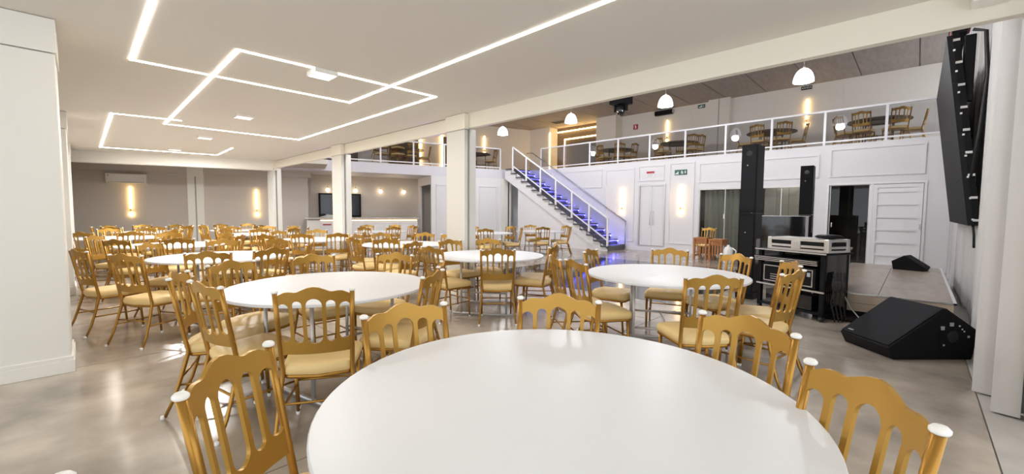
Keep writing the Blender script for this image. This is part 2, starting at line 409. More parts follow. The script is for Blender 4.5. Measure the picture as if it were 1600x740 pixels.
# store rooms behind
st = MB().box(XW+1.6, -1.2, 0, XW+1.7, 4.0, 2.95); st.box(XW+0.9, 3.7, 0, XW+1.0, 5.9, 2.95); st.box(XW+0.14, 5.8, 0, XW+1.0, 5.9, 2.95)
st.box(XW+0.14, -1.3, 0, XW+1.7, -1.2, 2.95); st.box(XW+0.15, 1.88, 0, XW+1.7, 1.96, 2.95); st.box(XW+0.45, 3.42, 0, XW+0.55, 3.98, 2.95)  # middle cross wall added to keep the store light off the slatted door
struct(st.build('wall_store', DROOM), 'dark walls of the room behind the glass doors, one added to block light')
pt = thing('folding_partition', 'pale beige folding partition seen through the sliding glass door', 'partition', (XW+0.35, 2.1, 0))
for k in range(4): MB().box(0, k*0.31, 0.02, 0.03, k*0.31+0.3, 2.1).build('partition_panel', CURT, pt)
lamp('store_fill_light', 'POINT', (XW+0.22, 2.7, 2.5), 12, (1, 0.96, 0.86), 0.1); lamp('store_fill_light', 'POINT', (XW+0.2, 4.5, 2.6), 5, (0.95, 1, 0.97), 0.1)  # unseen fill lights added to brighten the partition and the sheer drape
# slatted sliding door
d = struct(bpy.data.objects.new('door_2', None), 'white sliding door with five recessed panels and a glass leaf'); C.objects.link(d); d.location = (XW, sy0, 0)
sw = sy1-sy0; half = sw*0.505
MB().frame(-0.03, 0, sw+0.03, 2.16, 0.05, -0.02, 0.12).build('door_frame', RAILW, d)
lf = MB().box(0.03, 0.03, 0.03, 0.05, half, 2.10).build('door_leaf', RAILW, d)
MB().frame(0.03, 0.03, half, 2.10, 0.085, 0.0, 0.03).build('leaf_frame', RAILW, lf)
for k in range(6):
    z = 0.33 + k*0.318
    MB().box(0.0, 0.115, z-0.025, 0.03, half-0.085, z+0.025).build('cross_rail', RAILW, lf)
MB().box(-0.02, 0.05, 1.0, 0.0, 0.075, 1.12).build('pull', SILVER, lf)
MB().box(-0.005, half, 0.03, 0.06, half+0.06, 2.12).build('meeting_stile', RAILW, d)
gl = MB().box(0.075, half+0.06, 0.05, 0.083, sw-0.05, 2.10).build('pane', DGLASS, d)
MB().frame(half+0.06, 0.03, sw-0.03, 2.12, 0.025, 0.06, 0.10).build('pane_frame', SILVER, d)
MB().box(0.05, sw-0.11, 1.0, 0.075, sw-0.085, 1.12).build('pull', SILVER, d)

# ------------------------------------------------------------------ sconces
def sconce_proto():
    t = thing('wall_sconce', '', 'lamp')
    MB().tube([(-0.045, 0, 1.55), (-0.045, 0, 2.24)], 0.022, 10).build('tube', LEDG, t)
    MB().lathe([(0.012, 1.30), (0.04, 1.325), (0.05, 1.37), (0.04, 1.415), (0.012, 1.44)], 12, (-0.045, 0, 0)).build('lower_bulb', LEDG, t)
    MB().tube([(0, 0, 1.49), (-0.06, 0, 1.49)], 0.016).build('wall_knob', BRASS, t)
    MB().tube([(-0.045, 0, 1.44), (-0.045, 0, 1.55)], 0.012).build('connector', BRASS, t)
    MB().tube([(-0.075, 0, 1.5), (-0.075, 0, 2.2)], 0.004, 6).build('guard_rod', BRASS, t)
    return t
sc0 = sconce_proto(); first = [True]
def sconce(x, y, z, rz, label):
    o = sc0 if first[0] else copy_tree(sc0); first[0] = False
    o.location = (x, y, z); o.rotation_euler = (0, 0, rz); o['label'] = label; o['group'] = 'golden tube wall sconces'
    return o
sconce(XW, 7.87, 0, 0, 'golden tube sconce between the staircase and the double door')
sconce(XW, 5.70, 0, 0, 'golden tube sconce right of the double door under the green sign')
for (u, lab) in ((0.97, 'golden tube sconce under the air conditioner'), (4.40, 'golden tube sconce right of the pale pilaster on the back wall')):
    x, y, z = bpos(u, VB); sconce(x, y, -0.17, PI/2+SK, lab)
sconce(XM, 2.98, 3.12, 0, 'golden tube sconce below the black sign on the mezzanine')
sconce(XM, 8.02, 3.12, 0, 'golden tube sconce below the black air curtain on the mezzanine')
x, y, z = bpos(14.5, VM); sconce(x, y, 3.05, PI/2+SK, 'golden tube sconce on the mezzanine rear wall above the stair landing')

# ------------------------------------------------------------------ mezzanine LED frames and fixtures
def led_bar(name, a, b, wdt, material, lab, cat='led light', grp=None, parent=None):
    o = MB().tube([a, b], wdt, 6).build(name, material, parent)
    if parent is None: tag(o, lab, cat, grp)
    return o
lf = thing('led_doorframe', 'glowing golden led frame around the dark mezzanine doorway', 'led light', (XM+0.28, 11.3, ZS))
for (a, b) in (((0, 0.02, 2.05), (0, 2.5, 2.05)), ((0, 2.5, 0), (0, 2.5, 2.05)), ((-0.1, 0.0, 2.45), (-0.1, 2.9, 2.45))):
    MB().tube([a, b], 0.028, 6).build('led_tube', LEDG, lf)
led_bar('led_batten', (17.58, 14.25, ZS), (17.58, 14.25, ZH-0.3), 0.03, LEDG, 'vertical golden led batten on the jamb left of the dark doorway')
for u, lab in ((11.1, 'thin vertical golden led batten, left of two above the bar'), (12.2, 'thin vertical golden led batten beside the thick column above the bar')):
    led_bar('led_batten', bpos(u, VM-0.05, ZS), bpos(u, VM-0.05, ZH-0.4), 0.035, LEDG, lab, grp='vertical battens on the rear mezzanine')
for (u0, u1) in ((5.0, 8.2), (9.6, 11.0), (12.25, 12.9)):
    struct(back(MB().box(u0, VM-0.04, ZS, u1, VM, ZS+1.9).build('trim_10', DKBROWN)), 'dark brown panel on the rear mezzanine wall')

# ------------------------------------------------------------------ staircase
X0, X1 = 12.85, XW-0.02
NST, RI, RUN, Y0 = 17, ZS/17, 0.296, 7.74
stc = thing('staircase', 'dark granite staircase with blue step lights rising to the mezzanine', 'staircase', (0, 0, 0))
for k in range(NST):
    ya = Y0+k*RUN
    MB().box(X0-0.07 if k else X0-0.05, ya-0.02, (k+1)*RI-0.05, X1, ya+RUN, (k+1)*RI).build('tread', GRANITE, stc)
    MB().box(X0, ya, k*RI if k else 0.0, X1, ya+0.03, (k+1)*RI-0.05).build('riser', GRANITE, stc)
ye = Y0+NST*RUN
poly = [(Y0+0.03, 0), (ye, 0), (ye, ZS-0.08)]
for k in range(NST-1, 0, -1):
    poly += [(Y0+k*RUN+0.03, (k+1)*RI-0.06), (Y0+k*RUN+0.03, k*RI-0.06)]
poly.append((Y0+0.03, RI-0.06))
sl = RI/RUN
yk = 12.15
MB().prism([(Y0+0.25, 0), (yk, 0), (yk, (yk-Y0-0.25)*sl-0.0), (Y0+0.25, 0.02)], X0+0.06, X0+0.12, 'yz').build('side_wall', HALLW, stc)
MB().prism([(Y0+0.02, 0), (Y0+0.42, 0), (ye+0.1, ZS-0.42), (ye+0.1, ZS-0.05), (ye-0.3, ZS-0.05), (Y0+0.02, 0.06)], X0, X0+0.06, 'yz').build('stringer', HALLW, stc)
MB().prism([(Y0+0.45, 0.0), (ye, ZS-0.45), (ye, ZS-0.38), (Y0+0.35, 0.0)], X0+0.06, X1, 'yz').build('soffit', HALLW, stc)
for k in range(1, NST, 1):
    o = MB().box(X1-0.05, Y0+k*RUN-0.035, k*RI+0.09, X1-0.02, Y0+k*RUN-0.02, k*RI+0.13)
    o.build('step_light', BLUE, stc)
    MB().box(X0+0.50, Y0+k*RUN-0.022, (k+1)*RI-0.062, X1-0.06, Y0+k*RUN-0.012, (k+1)*RI-0.052).build('nosing_led', BLUES, stc)
for k in (1, 3, 5, 7, 9, 11, 13, 15):
    lamp('step_glow', 'POINT', (X1-0.34, Y0+k*RUN-0.05, k*RI+0.13), 1.6, (0.10, 0.09, 1.0), 0.05, parent=stc)

# rails
def rail_run(name, label, path, posts, panels, top, bot, rw_=0.03, cat='railing'):
    t = thing(name, label, cat, path[0])
    return t
def railing(name, label, a, b, n, ha, hb, mid=None, ends=(True, True)):
    """posts, top and bottom rail and glass between ground points a and b (may slope)"""
    A, B = Vector(a), Vector(b); t = thing(name, label, 'railing', a); D = B-A
    hor = Vector((D.x, D.y, 0)).normalized(); nrm = Vector((-hor.y, hor.x, 0)); up = Vector((0, 0, 1))
    def beam(p, q, wv, hv, nm, m_):
        p, q = Vector(p), Vector(q); ax = (q-p).normalized(); s_ = nrm*wv; h_ = (up - ax*up.dot(ax)).normalized() if abs(ax.z) < 0.95 else hor
        h_ = h_*hv; bb = MB()
        for e in (p, q):
            for sx, sh in ((-1,-1),(1,-1),(1,1),(-1,1)): bb.v.append(tuple(e+s_*sx+h_*sh))
        for f in ((0,1,2,3),(7,6,5,4),(0,4,5,1),(1,5,6,2),(2,6,7,3),(3,7,4,0)): bb.face(f)
        return bb.build(nm, m_, t)
    beam(up*ha, D+up*ha, 0.03, 0.025, 'top_rail', RAILW)
    beam(up*hb, D+up*hb, 0.02, 0.02, 'bottom_rail', RAILW)
    for i in range(n+1):
        if (i == 0 and not ends[0]) or (i == n and not ends[1]): continue
        p = D*(i/n); beam(p, p+up*(ha-0.01), 0.028, 0.028, 'post', RAILW)
    for i in range(n):
        p, q = D*(i/n), D*((i+1)/n); e = (q-p).normalized()*0.03; bb = MB()
        pts = [p+e+up*(hb+0.02), q-e+up*(hb+0.02), q-e+up*(ha-0.025), p+e+up*(ha-0.025)]
        for sgn in (-0.004, 0.004):
            for c_ in pts: bb.v.append(tuple(c_+nrm*sgn))
        for f in ((0,1,2,3),(7,6,5,4),(0,4,5,1),(1,5,6,2),(2,6,7,3),(3,7,4,0)): bb.face(f)
        bb.build('glass_panel', GLASS, t)
    return t
ytop = 12.35
railing('mezzanine_railing', 'long white glass railing along the right wall top', (XW+0.05, -0.58, ZS), (XW+0.05, 11.85, ZS), 10, 0.90, 0.09)
cA = bpos(3.5, 0.06, ZS); cB = bpos(13.62, 0.06, ZS)
railing('mezzanine_railing', 'white glass railing above the bar fascia', cA, cB, 8, 0.90, 0.09)
railing('stair_railing', 'white sloping glass balustrade on the open side of the staircase', (X0-0.03, Y0+0.02, 0.17), (X0-0.03, Y0+0.02+15.6*RUN, 0.17+15.6*RI), 6, 0.98, 0.20)
# wall-side handrail
hr = thing('handrail', 'grey metal handrail on the wall side of the staircase', 'handrail', (X1-0.10, Y0-0.1, 0))
MB().tube([(0, 0, 1.02), (0, 15.5*RUN, 1.02+15.5*RI), (0, 16.6*RUN, 1.02+15.5*RI)], 0.024).build('rail', STEEL, hr)
MB().tube([(0, 0.02, 0.02), (0, 0.02, 1.02)], 0.018).build('end_post', STEEL, hr)
for k in (3, 7, 11, 15): MB().tube([(0, k*RUN, 1.02+k*RI), (0.08, k*RUN, 1.0+k*RI-0.05)], 0.012).build('bracket', STEEL, hr)

# ------------------------------------------------------------------ ceiling LED strips
def strip(label, pts, lens=LEDW):
    t = thing('led_strip', label, 'led strip', (pts[0][0], pts[0][1], ZC), group='led lines in the low ceiling')
    for (a, b) in zip(pts, pts[1:]):
        A = Vector((a[0]-pts[0][0], a[1]-pts[0][1], 0)); B = Vector((b[0]-pts[0][0], b[1]-pts[0][1], 0)); d_ = (B-A).normalized()
        n_ = Vector((-d_.y, d_.x, 0))*0.017; A -= d_*0.017; B += d_*0.017; bb = MB()
        for z in (-0.006, 0.002):
            for p in (A-n_, B-n_, B+n_, A+n_): bb.v.append((p.x, p.y, z))
        for f in ((3,2,1,0),(4,5,6,7),(0,1,5,4),(1,2,6,5),(2,3,7,6),(3,0,4,7)): bb.face(f)
        bb.build('light_segment', lens, t)
    return t
strip('warm led line forming the large open bend nearest the camera', [(0.43, 0.6), (0.43, 5.74), (2.67, 5.74), (2.67, -0.6)])
strip('warm led line forming a closed rectangle in the middle of the ceiling', [(1.10, 4.65), (3.31, 4.62), (3.31, 9.52), (1.11, 9.55), (1.10, 4.65)])
strip('warm led line forming the farthest open hook at left', [(1.25, 9.0), (0.42, 9.14), (0.43, 14.3), (2.70, 13.85), (2.65, 12.0)])
def downlight(x, y, lit, lab):
    t = thing('ceiling_light', lab, 'ceiling light', (x, y, ZC))
    MB().frame(-0.12, -0.12, 0.12, 0.12, 0.012, -0.045, 0.0, 'xy').build('frame', WCAP, t)
    MB().box(-0.108, -0.108, -0.04, 0.108, 0.108, -0.012).build('diffuser', LEDC if lit else LEDD, t)
    return t
t = downlight(1.90, 4.72, True, 'bright square ceiling light crossing the led rectangle')
lamp('downlight', 'AREA', (0, 0, -0.05), 16, (1, 0.98, 0.97), 0.2, parent=t)
t = downlight(1.88, 7.76, False, 'small square ceiling light inside the led rectangle'); lamp('downlight', 'AREA', (0, 0, -0.05), 60, (1, 0.98, 0.97), 0.2, parent=t)
t = downlight(1.86, 10.57, False, 'dim square ceiling light beyond the led rectangle'); lamp('downlight', 'AREA', (0, 0, -0.05), 60, (1, 0.98, 0.97), 0.2, parent=t)
t = downlight(1.70, 13.2, False, 'farthest dim square ceiling light inside the led hook'); lamp('downlight', 'AREA', (0, 0, -0.05), 120, (1, 0.98, 0.97), 0.2, parent=t)
t = downlight(1.90, 1.75, True, 'square ceiling light above the foreground table'); lamp('downlight', 'AREA', (0, 0, -0.05), 4, (1, 0.98, 0.97), 0.2, parent=t)

# ------------------------------------------------------------------ pendant lamps
pd = thing('pendant_lamp', '', 'pendant lamp')
MB().lathe([(0.012, 0.295), (0.042, 0.289), (0.08, 0.270), (0.122, 0.232), (0.16, 0.168), (0.185, 0.09), (0.195, 0.02), (0.195, 0.0), (0.185, 0.0), (0.17, 0.02), (0.02, 0.03)], 28).build('dome_shade', DOME, pd)
MB().tube([(0, 0, 0.295), (0, 0, ZH-4.20)], 0.006, 6).build('cord', GREYP, pd)
MB().lathe([(0.022, 0.29), (0.022, 0.33), (0.01, 0.35)], 12).build('cord_holder', GREYP, pd)
MB().lathe([(0.05, ZH-4.20-0.03), (0.05, ZH-4.20)], 12).build('ceiling_rose', GREYP, pd)
lamp('pendant_bulb', 'POINT', (0, 0, -0.06), 105, (0.93, 0.95, 1.0), 0.12, parent=pd)
ords = ('nearest', 'second', 'third', 'farthest')
k = 0
for row, x in enumerate((11.05, 5.05)):
    for i, y in enumerate((1.92, 5.0, 8.1, 11.2)):
        o = pd if k == 0 else copy_tree(pd); k += 1
        o.location = (x, y, 4.20); o['group'] = 'white dome pendants over the hall'
        o['label'] = (('%s white dome pendant of the row above the dance floor' if row == 0 else '%s white dome pendant of the row hidden behind the cream beam') % ords[i])

# ------------------------------------------------------------------ chairs
CW, CZ = 0.40, 0.915
def back_y(z):     # the post line: leaning back from the seat
    if z >= 0.42: return 0.085*(1-(z-0.42)/(0.90-0.42))
    k = z/0.42; return -0.055 + 0.14*(k**0.7)
def post_x(z):
    return 0.187 + 0.013*((z-0.42)/0.48) if z >= 0.42 else 0.187 + 0.032*(1-z/0.42)
def panel(step):
    bb = MB(); hw = 0.186
    def top(x):
        a = abs(x)
        pts = [(0, 0.930), (0.03, 0.925), (0.06, 0.912), (0.082, 0.901), (0.095, 0.899), (0.125, 0.903), (0.148, 0.900), (0.168, 0.889), (0.186, 0.880)]
        for (x0_, z0_), (x1_, z1_) in zip(pts, pts[1:]):
            if x0_ <= a <= x1_+1e-6: return z0_+(z1_-z0_)*(a-x0_)/(x1_-x0_)
        return 0.875
    slots = [(-0.042, 0.042, 0.595, 0.862), (0.061, 0.110, 0.603, 0.850), (0.129, 0.186, 0.612, 0.834)]
    slots += [(-b, -a, z0, z1) for (a, b, z0, z1) in slots[1:]]
    xs = {-hw, hw}
    for (a, b, z0, z1) in slots:
        for i in range(step+1): xs.add(round(a+(b-a)*(0.5-0.5*math.cos(PI*i/step)), 5))
    for x in (0.0515, 0.1195, -0.0515, -0.1195): xs.add(x)
    xs = sorted(xs)
    def spans(x0, x1):
        xm = (x0+x1)/2
        for (a, b, z0, z1) in slots:
            if a-1e-6 <= xm <= b+1e-6:
                def arch(x):
                    c_, h = (a+b)/2, (b-a)/2; q = math.sqrt(max(0, 1-((x-c_)/h)**2))
                    return h*q, h
                def lo(x): q, h = arch(x); return z0+h-q
                def hi(x): q, h = arch(x); return z1-h+q
                return [(lambda x: 0.535, lo), (hi, top)]
        return [(lambda x: 0.535, top)]
    def pt(x, z, s_):
        return (x*post_x(z)/0.195, back_y(z) - 0.034*(1-(x/hw)**2) + s_*0.006, z)
    for x0, x1 in zip(xs, xs[1:]):
        for lo, hi in spans(x0, x1):
            b = len(bb.v); zz = [lo(x0), lo(x1), hi(x1), hi(x0)]
            nz = 4 if (zz[3]-zz[0]) > 0.2 else 1
            for s_ in (-1, 1):
                for i in range(nz+1):
                    t = i/nz
                    bb.v.append(pt(x0, zz[0]+(zz[3]-zz[0])*t, s_)); bb.v.append(pt(x1, zz[1]+(zz[2]-zz[1])*t, s_))
            o = 2*(nz+1)
            for i in range(nz):
                bb.face((b+2*i, b+2*i+1, b+2*i+3, b+2*i+2)); bb.face((b+o+2*i+2, b+o+2*i+3, b+o+2*i+1, b+o+2*i))
            bb.face((b, b+o, b+o+1, b+1)); bb.face((b+2*nz, b+2*nz+1, b+o+2*nz+1, b+o+2*nz))
            # side walls where a slat stands free
            xm = (x0+x1)/2
            for xe, i0 in ((x0, 0), (x1, 1)):
                edge = any(abs(xe-e) < 1e-4 for (a, c_, _, _) in slots for e in (a, c_)) or abs(abs(xe)-hw) < 1e-4
                if edge and len(spans(x0, x1)) == 1:
                    for i in range(nz): bb.face((b+i0+2*i, b+i0+2*i+2, b+o+i0+2*i+2, b+o+i0+2*i))
    return bb
def seat_outline(grow=0.0, n=7):
    # rounded trapezoid, wider in front, bowed front and rear
    pts = []
    corners = [(-0.185, 0.075, 0.05), (0.185, 0.075, 0.05), (0.222, 0.475, 0.06), (-0.222, 0.475, 0.06)]
    cs = [Vector((x, y)) for x, y, _ in corners]
    for i in range(4):
        p, a, b, r = cs[i], cs[i-1], cs[(i+1) % 4], corners[i][2]
        p0 = p+(a-p).normalized()*r; p1 = p+(b-p).normalized()*r
        for k in range(n):
            t = k/(n-1); q = p0*(1-t)**2+p*2*t*(1-t)+p1*t*t; pts.append(q)
        nx = cs[(i+1) % 4]
        if i in (0, 2):
            m_ = (p+nx)/2; m_ += Vector((0, -0.028 if i == 0 else 0.02)); pts.append(m_)
    c_ = Vector((0, 0.27))
    return [c_+(q-c_)*(1+grow) for q in pts]
def stack(rings):
    bb = MB(); n = len(rings[0][0])
    for (ol, z) in rings:
        for q in ol: bb.v.append((q.x, q.y, z))
    for l in range(len(rings)-1):
        for i in range(n): bb.face((l*n+i, l*n+(i+1) % n, (l+1)*n+(i+1) % n, (l+1)*n+i), True)
    bb.face(tuple(reversed(range(n)))); bb.face(tuple((len(rings)-1)*n+i for i in range(n)), True)
    return bb
def chair_proto(detail):
    t = thing('banquet_chair', '', 'chair')
    n = 10 if detail == 2 else 6
    sn = 7 if detail == 2 else 3
    R = [(-0.03, .402), (0.005, .408), (0.022, .430), (0.015, .450), (-0.03, .464), (-0.12, .472), (-0.4, .477), (-0.75, .478)] if detail == 2 else [(-0.0, .402), (0.022, .43), (-0.02, .462), (-0.4, .477)]
    stack([(seat_outline(g, sn), z) for g, z in R]).build('seat', CREAM, t)
    stack([(seat_outline(-0.02, sn), .382), (seat_outline(-0.0, sn), .386), (seat_outline(-0.0, sn), .402), (seat_outline(-0.03, sn), .406)]).build('seat_frame', GOLDT, t)
    panel(12 if detail == 2 else 5).build('backrest', GOLD, t)
    for s_ in (-1, 1):
        zs = [0.012, 0.12, 0.24, 0.34, 0.42, 0.55, 0.72, 0.90] if detail == 2 else [0.012, 0.22, 0.42, 0.90]
        lb = MB().tube([(s_*post_x(z), back_y(z), z) for z in zs], [0.010+0.0035*min(1, z/0.4) for z in zs], n)
        cap = [(0.0155, 0.0), (0.0185, 0.004), (0.0185, 0.010), (0.013, 0.016), (0.004, 0.0185)]
        ft = [(0.0125, 0.0), (0.0135, 0.006), (0.0125, 0.022)]
        if detail == 2:
            l_ = lb.build('leg', GOLDT, t)
            MB().lathe(cap, 14, (s_*post_x(0.9), back_y(0.9), 0.895)).build('cap', WCAP, l_)
            MB().lathe(ft, 10, (s_*post_x(0.0), back_y(0.0), 0.0)).build('foot', WCAP, l_)
            l_ = MB().tube([(s_*0.188, 0.455, 0.015), (s_*0.193, 0.43, 0.385)], [0.010, 0.0145], n).build('leg', GOLDT, t)
            MB().lathe(ft, 10, (s_*0.188, 0.456, 0)).build('foot', WCAP, l_)
        else:
            lb.mat(1).lathe(cap[1:4], 7, (s_*post_x(0.9), back_y(0.9), 0.895)).lathe(ft[::2], 6, (s_*post_x(0.0), back_y(0.0), 0.0))
            lb.build('leg', [GOLDT, WCAP], t)
            MB().tube([(s_*0.188, 0.455, 0.015), (s_*0.193, 0.43, 0.385)], [0.010, 0.0145], n).mat(1).lathe(ft[::2], 6, (s_*0.188, 0.456, 0)).build('leg', [GOLDT, WCAP], t)
    def rods(z0):
        return [[(-0.2, back_y(z0), z0), (-0.19, 0.445, z0)], [(0.2, back_y(z0), z0), (0.19, 0.445, z0)],
                [(-0.2, back_y(z0+.045), z0+.045), (0.2, back_y(z0+.045), z0+.045)], [(-0.19, 0.445, z0+.03), (0.19, 0.445, z0+.03)]]
    if detail == 2:
        for p in rods(0.205): MB().tube(p, 0.0075, 8).build('stretcher', GOLDT, t)
    else:
        bb = MB()
        for p in rods(0.205): bb.tube(p, 0.0075, 5)
        bb.build('stretchers', GOLDT, t)
    return t
protos = {2: chair_proto(2), 1: chair_proto(1)}; used = {2: 0, 1: 0}; placed = []
def chair(x, y, deg, detail=2, z=0.0):
    """back caps centred on x, y; facing deg (0 = +X, counter-clockwise)"""
    o = protos[detail] if not used[detail] else copy_tree(protos[detail]); used[detail] = 1
    o.location = (x, y, z); o.rotation_euler = (0, 0, math.radians(deg-90)); return o
# tables
def table_proto(top=TWHITE, leg=SILVER, name='round_table', r=0.745):
    t = thing(name, '', 'table')
    MB().lathe([(r-0.004, 0.738), (r, 0.742), (r, 0.756), (r-0.004, 0.76)], 72, smooth=False).build('tabletop', top, t)
    for sx in (-1, 1):
        for sy in (-1, 1):
            MB().tube([(sx*0.36, sy*0.30, 0.02), (sx*0.36, sy*0.30, 0.738)], 0.0135, 10).build('leg', leg, t)
        MB().tube([(sx*0.36, -0.42, 0.022), (sx*0.36, 0.42, 0.022)], 0.016, 8).build('foot_bar', leg, t)
        MB().tube([(sx*0.36, -0.30, 0.72), (sx*0.36, 0.30, 0.72)], 0.013, 8).build('top_bar', leg, t)
    MB().tube([(-0.36, 0, 0.30), (0.36, 0, 0.30)], 0.011, 8).build('brace', leg, t)
    for sx in (-1, 1): MB().tube([(sx*0.36, -0.30, 0.30), (sx*0.36, 0.30, 0.30)], 0.011, 8).build('side_bar', leg, t)
    return t
tp = table_proto(); tused = [0]
CR = Vector((_R.x, _R.y)).normalized()
def sector(cx, cy, x, y):
    v = Vector((x-cx, y-cy)); away = Vector((cx, cy)).normalized(); rt = Vector((away.y, -away.x))
    a = math.degrees(math.atan2(v.dot(rt), -v.dot(away)))   # 0 near, 90 right, 180 far
    names = ['near side', 'near right side', 'right side', 'far right side', 'far side', 'far left side', 'left side', 'near left side']
    return names[int(((a+22.5) % 360)//45)]
def group_table(phrase, cx, cy, chairs, rot=0.0, detail=2, z=0.0, proto=None, label=None, grp='chairs around the round white tables', tgrp='round white banquet tables', kind='golden chair'):
    if proto is None:
        o = tp if not tused[0] else copy_tree(tp); tused[0] = 1
    else: o = proto
    o.location = (cx, cy, z); o.rotation_euler = (0, 0, math.radians(rot)); o['group'] = tgrp
    o['label'] = label or ('round white banquet table, ' + phrase)
    sec = {}
    for (x, y, dg) in chairs:
        c = chair(x, y, dg, detail, z); c['group'] = grp
        sec.setdefault(sector(cx, cy, x, y), []).append((math.hypot(x, y), c))
    for s_, L in sec.items():
        L.sort(key=lambda q: q[0])
        wd = {1: [''], 2: ['nearer ', 'farther '], 3: ['nearest ', 'middle ', 'farthest '], 4: ['nearest ', 'second ', 'third ', 'farthest ']}[len(L)]
        for (d_, c), q in zip(L, wd): c['label'] = '%s%s at the %s of the %s' % (q, kind, s_, phrase)
def ring(cx, cy, n, start, dist=1.0, skip=(), jit=0.06, seed=1):
    r = random.Random(seed); out = []
    for i in range(n):
        if i in skip: continue
        a = math.radians(start+360*i/n+r.uniform(-5, 5)); d_ = dist+r.uniform(-jit, jit)
        out.append((cx+d_*math.cos(a), cy+d_*math.sin(a), math.degrees(a)+180+r.uniform(-10, 10)))
    return out

group_table('huge foreground table', 1.075, 0.82, [(1.38, .08, 132), (1.88, .49, 161), (1.69, 1.30, 210), (1.02, 1.65, 267), (.29, 1.40, 317), (-.03, .80, 2)], 20, label='round white banquet table, largest, filling the foreground')
group_table('second-largest table at left of centre', 1.385, 3.35, [(.90, 2.41, 60), (1.76, 2.49, 124), (.46, 3.62, -22), (.51, 3.06, 12), (.88, 4.12, -66), (1.57, 4.2, 272), (2.24, 3.84, 207), (2.12, 2.90, 140)], 12)
group_table('round table before the amplifier rack', 3.96, 1.75, [(3.06, 1.0, 46), (3.77, .66, 80), (4.43, .80, 121), (4.80, 1.36, 150), (4.94, 2.13, 198), (4.13, 2.72, 283), (3.10, 2.20, -28), (3.25, 2.55, -38)], 30)
group_table('table just before the thick column', 3.91, 4.21, [(3.43, 3.55, 48), (4.30, 3.40, 112), (4.62, 3.62, 130), (4.55, 4.95, 228), (3.93, 5.12, 268), (3.0, 4.27, 2)], 35)
group_table('table directly behind the left-centre one', 1.25, 6.40, [(-.02, 6.42, 18), (.30, 5.52, 32), (.92, 5.28, 68), (1.52, 5.30, 108), (2.14, 5.86, 150), (2.08, 6.92, 212), (1.46, 7.30, 258), (.62, 7.08, -45)], 10)
group_table('table just left of the thick column', 4.10, 6.66, [(3.34, 5.98, 50), (3.05, 6.50, 6), (3.55, 7.42, -50), (4.15, 7.62, 268), (4.85, 7.15, 215), (4.95, 6.5, 182), (3.30, 5.15, 108)], 25)
group_table('third table of the left row', 1.08, 9.05, [(.36, 8.25, 42), (1.02, 8.02, 82)]+ring(1.08, 9.05, 6, -30, 1.02, seed=3)[:4], 15, 1)
group_table('third table of the middle row', 3.45, 8.95, [(2.87, 8.20, 50), (3.46, 8.02, 72), (4.2, 8.45, 150), (3.78, 9.85, 255), (2.95, 9.78, -60), (2.50, 9.2, -14), (2.30, 8.35, 30)], 40, 1)
group_table('fourth table of the left row', 0.55, 12.0, ring(0.55, 12.0, 8, 10, 1.0, seed=5), 30, 1)
group_table('fourth table of the middle row', 3.23, 11.95, ring(3.23, 11.95, 8, 25, 1.0, seed=6), 5, 1)
group_table('farthest table by the back wall', 1.25, 14.75, ring(1.25, 14.75, 8, 5, 1.0, seed=7), 5, 1)
group_table('table near the pilaster', 3.35, 14.6, ring(3.35, 14.6, 8, 15, 1.0, seed=9)[:7], 15, 1)
group_table('table in front of the bar', 6.15, 11.3, ring(6.15, 11.3, 8, 40, 1.0, seed=8), 15, 1)
group_table('table right of the thick column', 7.95, 8.7, [(7.15, 7.85, 48), (8.2, 9.6, 252), (8.72, 8.05, 140), (9.0, 8.75, 180), (7.1, 9.2, -35)], 15, 1)
group_table('table at the foot of the staircase', 10.0, 8.45, [(9.35, 7.8, 48), (10.5, 9.3, 240), (10.5, 7.65, 122), (11.0, 8.2, 165)], 0, 1)
# mezzanine tables
DT = [table_proto(WOODD, WOODD, 'wooden_round_table', 0.70)]
mz = [('mezzanine table nearest the screen', 15.55, .90, [(14.72, 1.22, -10), (14.75, .42, 25), (15.55, -.05, 92), (15.5, 1.9, -88), (15.05, 1.75, -55), (16.4, 1.3, 200)]),
      ('second mezzanine table from the screen', 15.55, 3.50, [(14.75, 3.72, -8), (14.78, 2.98, 32), (15.6, 2.55, 92), (15.3, 4.45, -75), (16.45, 3.7, 190)]),
      ('third mezzanine table from the screen', 15.7, 6.55, [(14.95, 7.0, -25), (15.0, 5.75, 45), (15.35, 5.6, 65), (15.8, 7.5, -95), (16.6, 6.8, 190)]),
      ('fourth mezzanine table from the screen', 15.7, 9.15, [(14.95, 9.5, -20), (15.0, 8.6, 35), (15.5, 8.2, 80), (15.7, 10.1, -88)])]
for i, (ph, x, y, L) in enumerate(mz):
    p = DT[0] if i == 0 else copy_tree(DT[0])
    group_table(ph, x, y, L, 10*i, 1, ZS, p, 'dark wooden round table, ' + ph.replace('mezzanine table', 'one') + ' upstairs', 'chairs around the mezzanine tables', 'dark tables on the mezzanine', 'wooden chair')
bx, by, _ = bpos(12.9, 1.2); p = copy_tree(DT[0])
group_table('mezzanine table above the stair landing', bx, by, [(bx-.75, by-.55, 40), (bx+.5, by-.85, 115), (bx-.2, by+.95, -80)], 0, 1, ZS, p, 'dark wooden round table upstairs behind the thick column', 'chairs around the mezzanine tables', 'dark tables on the mezzanine', 'wooden chair')
bx, by, _ = bpos(9.9, 1.4); p = copy_tree(DT[0])
group_table('mezzanine table above the bar', bx, by, [(bx-.85, by-.3, 20), (bx-.3, by-.85, 70), (bx+.75, by-.6, 140)], 0, 1, ZS, p, 'dark wooden round table upstairs above the bar', 'chairs around the mezzanine tables', 'dark tables on the mezzanine', 'wooden chair')
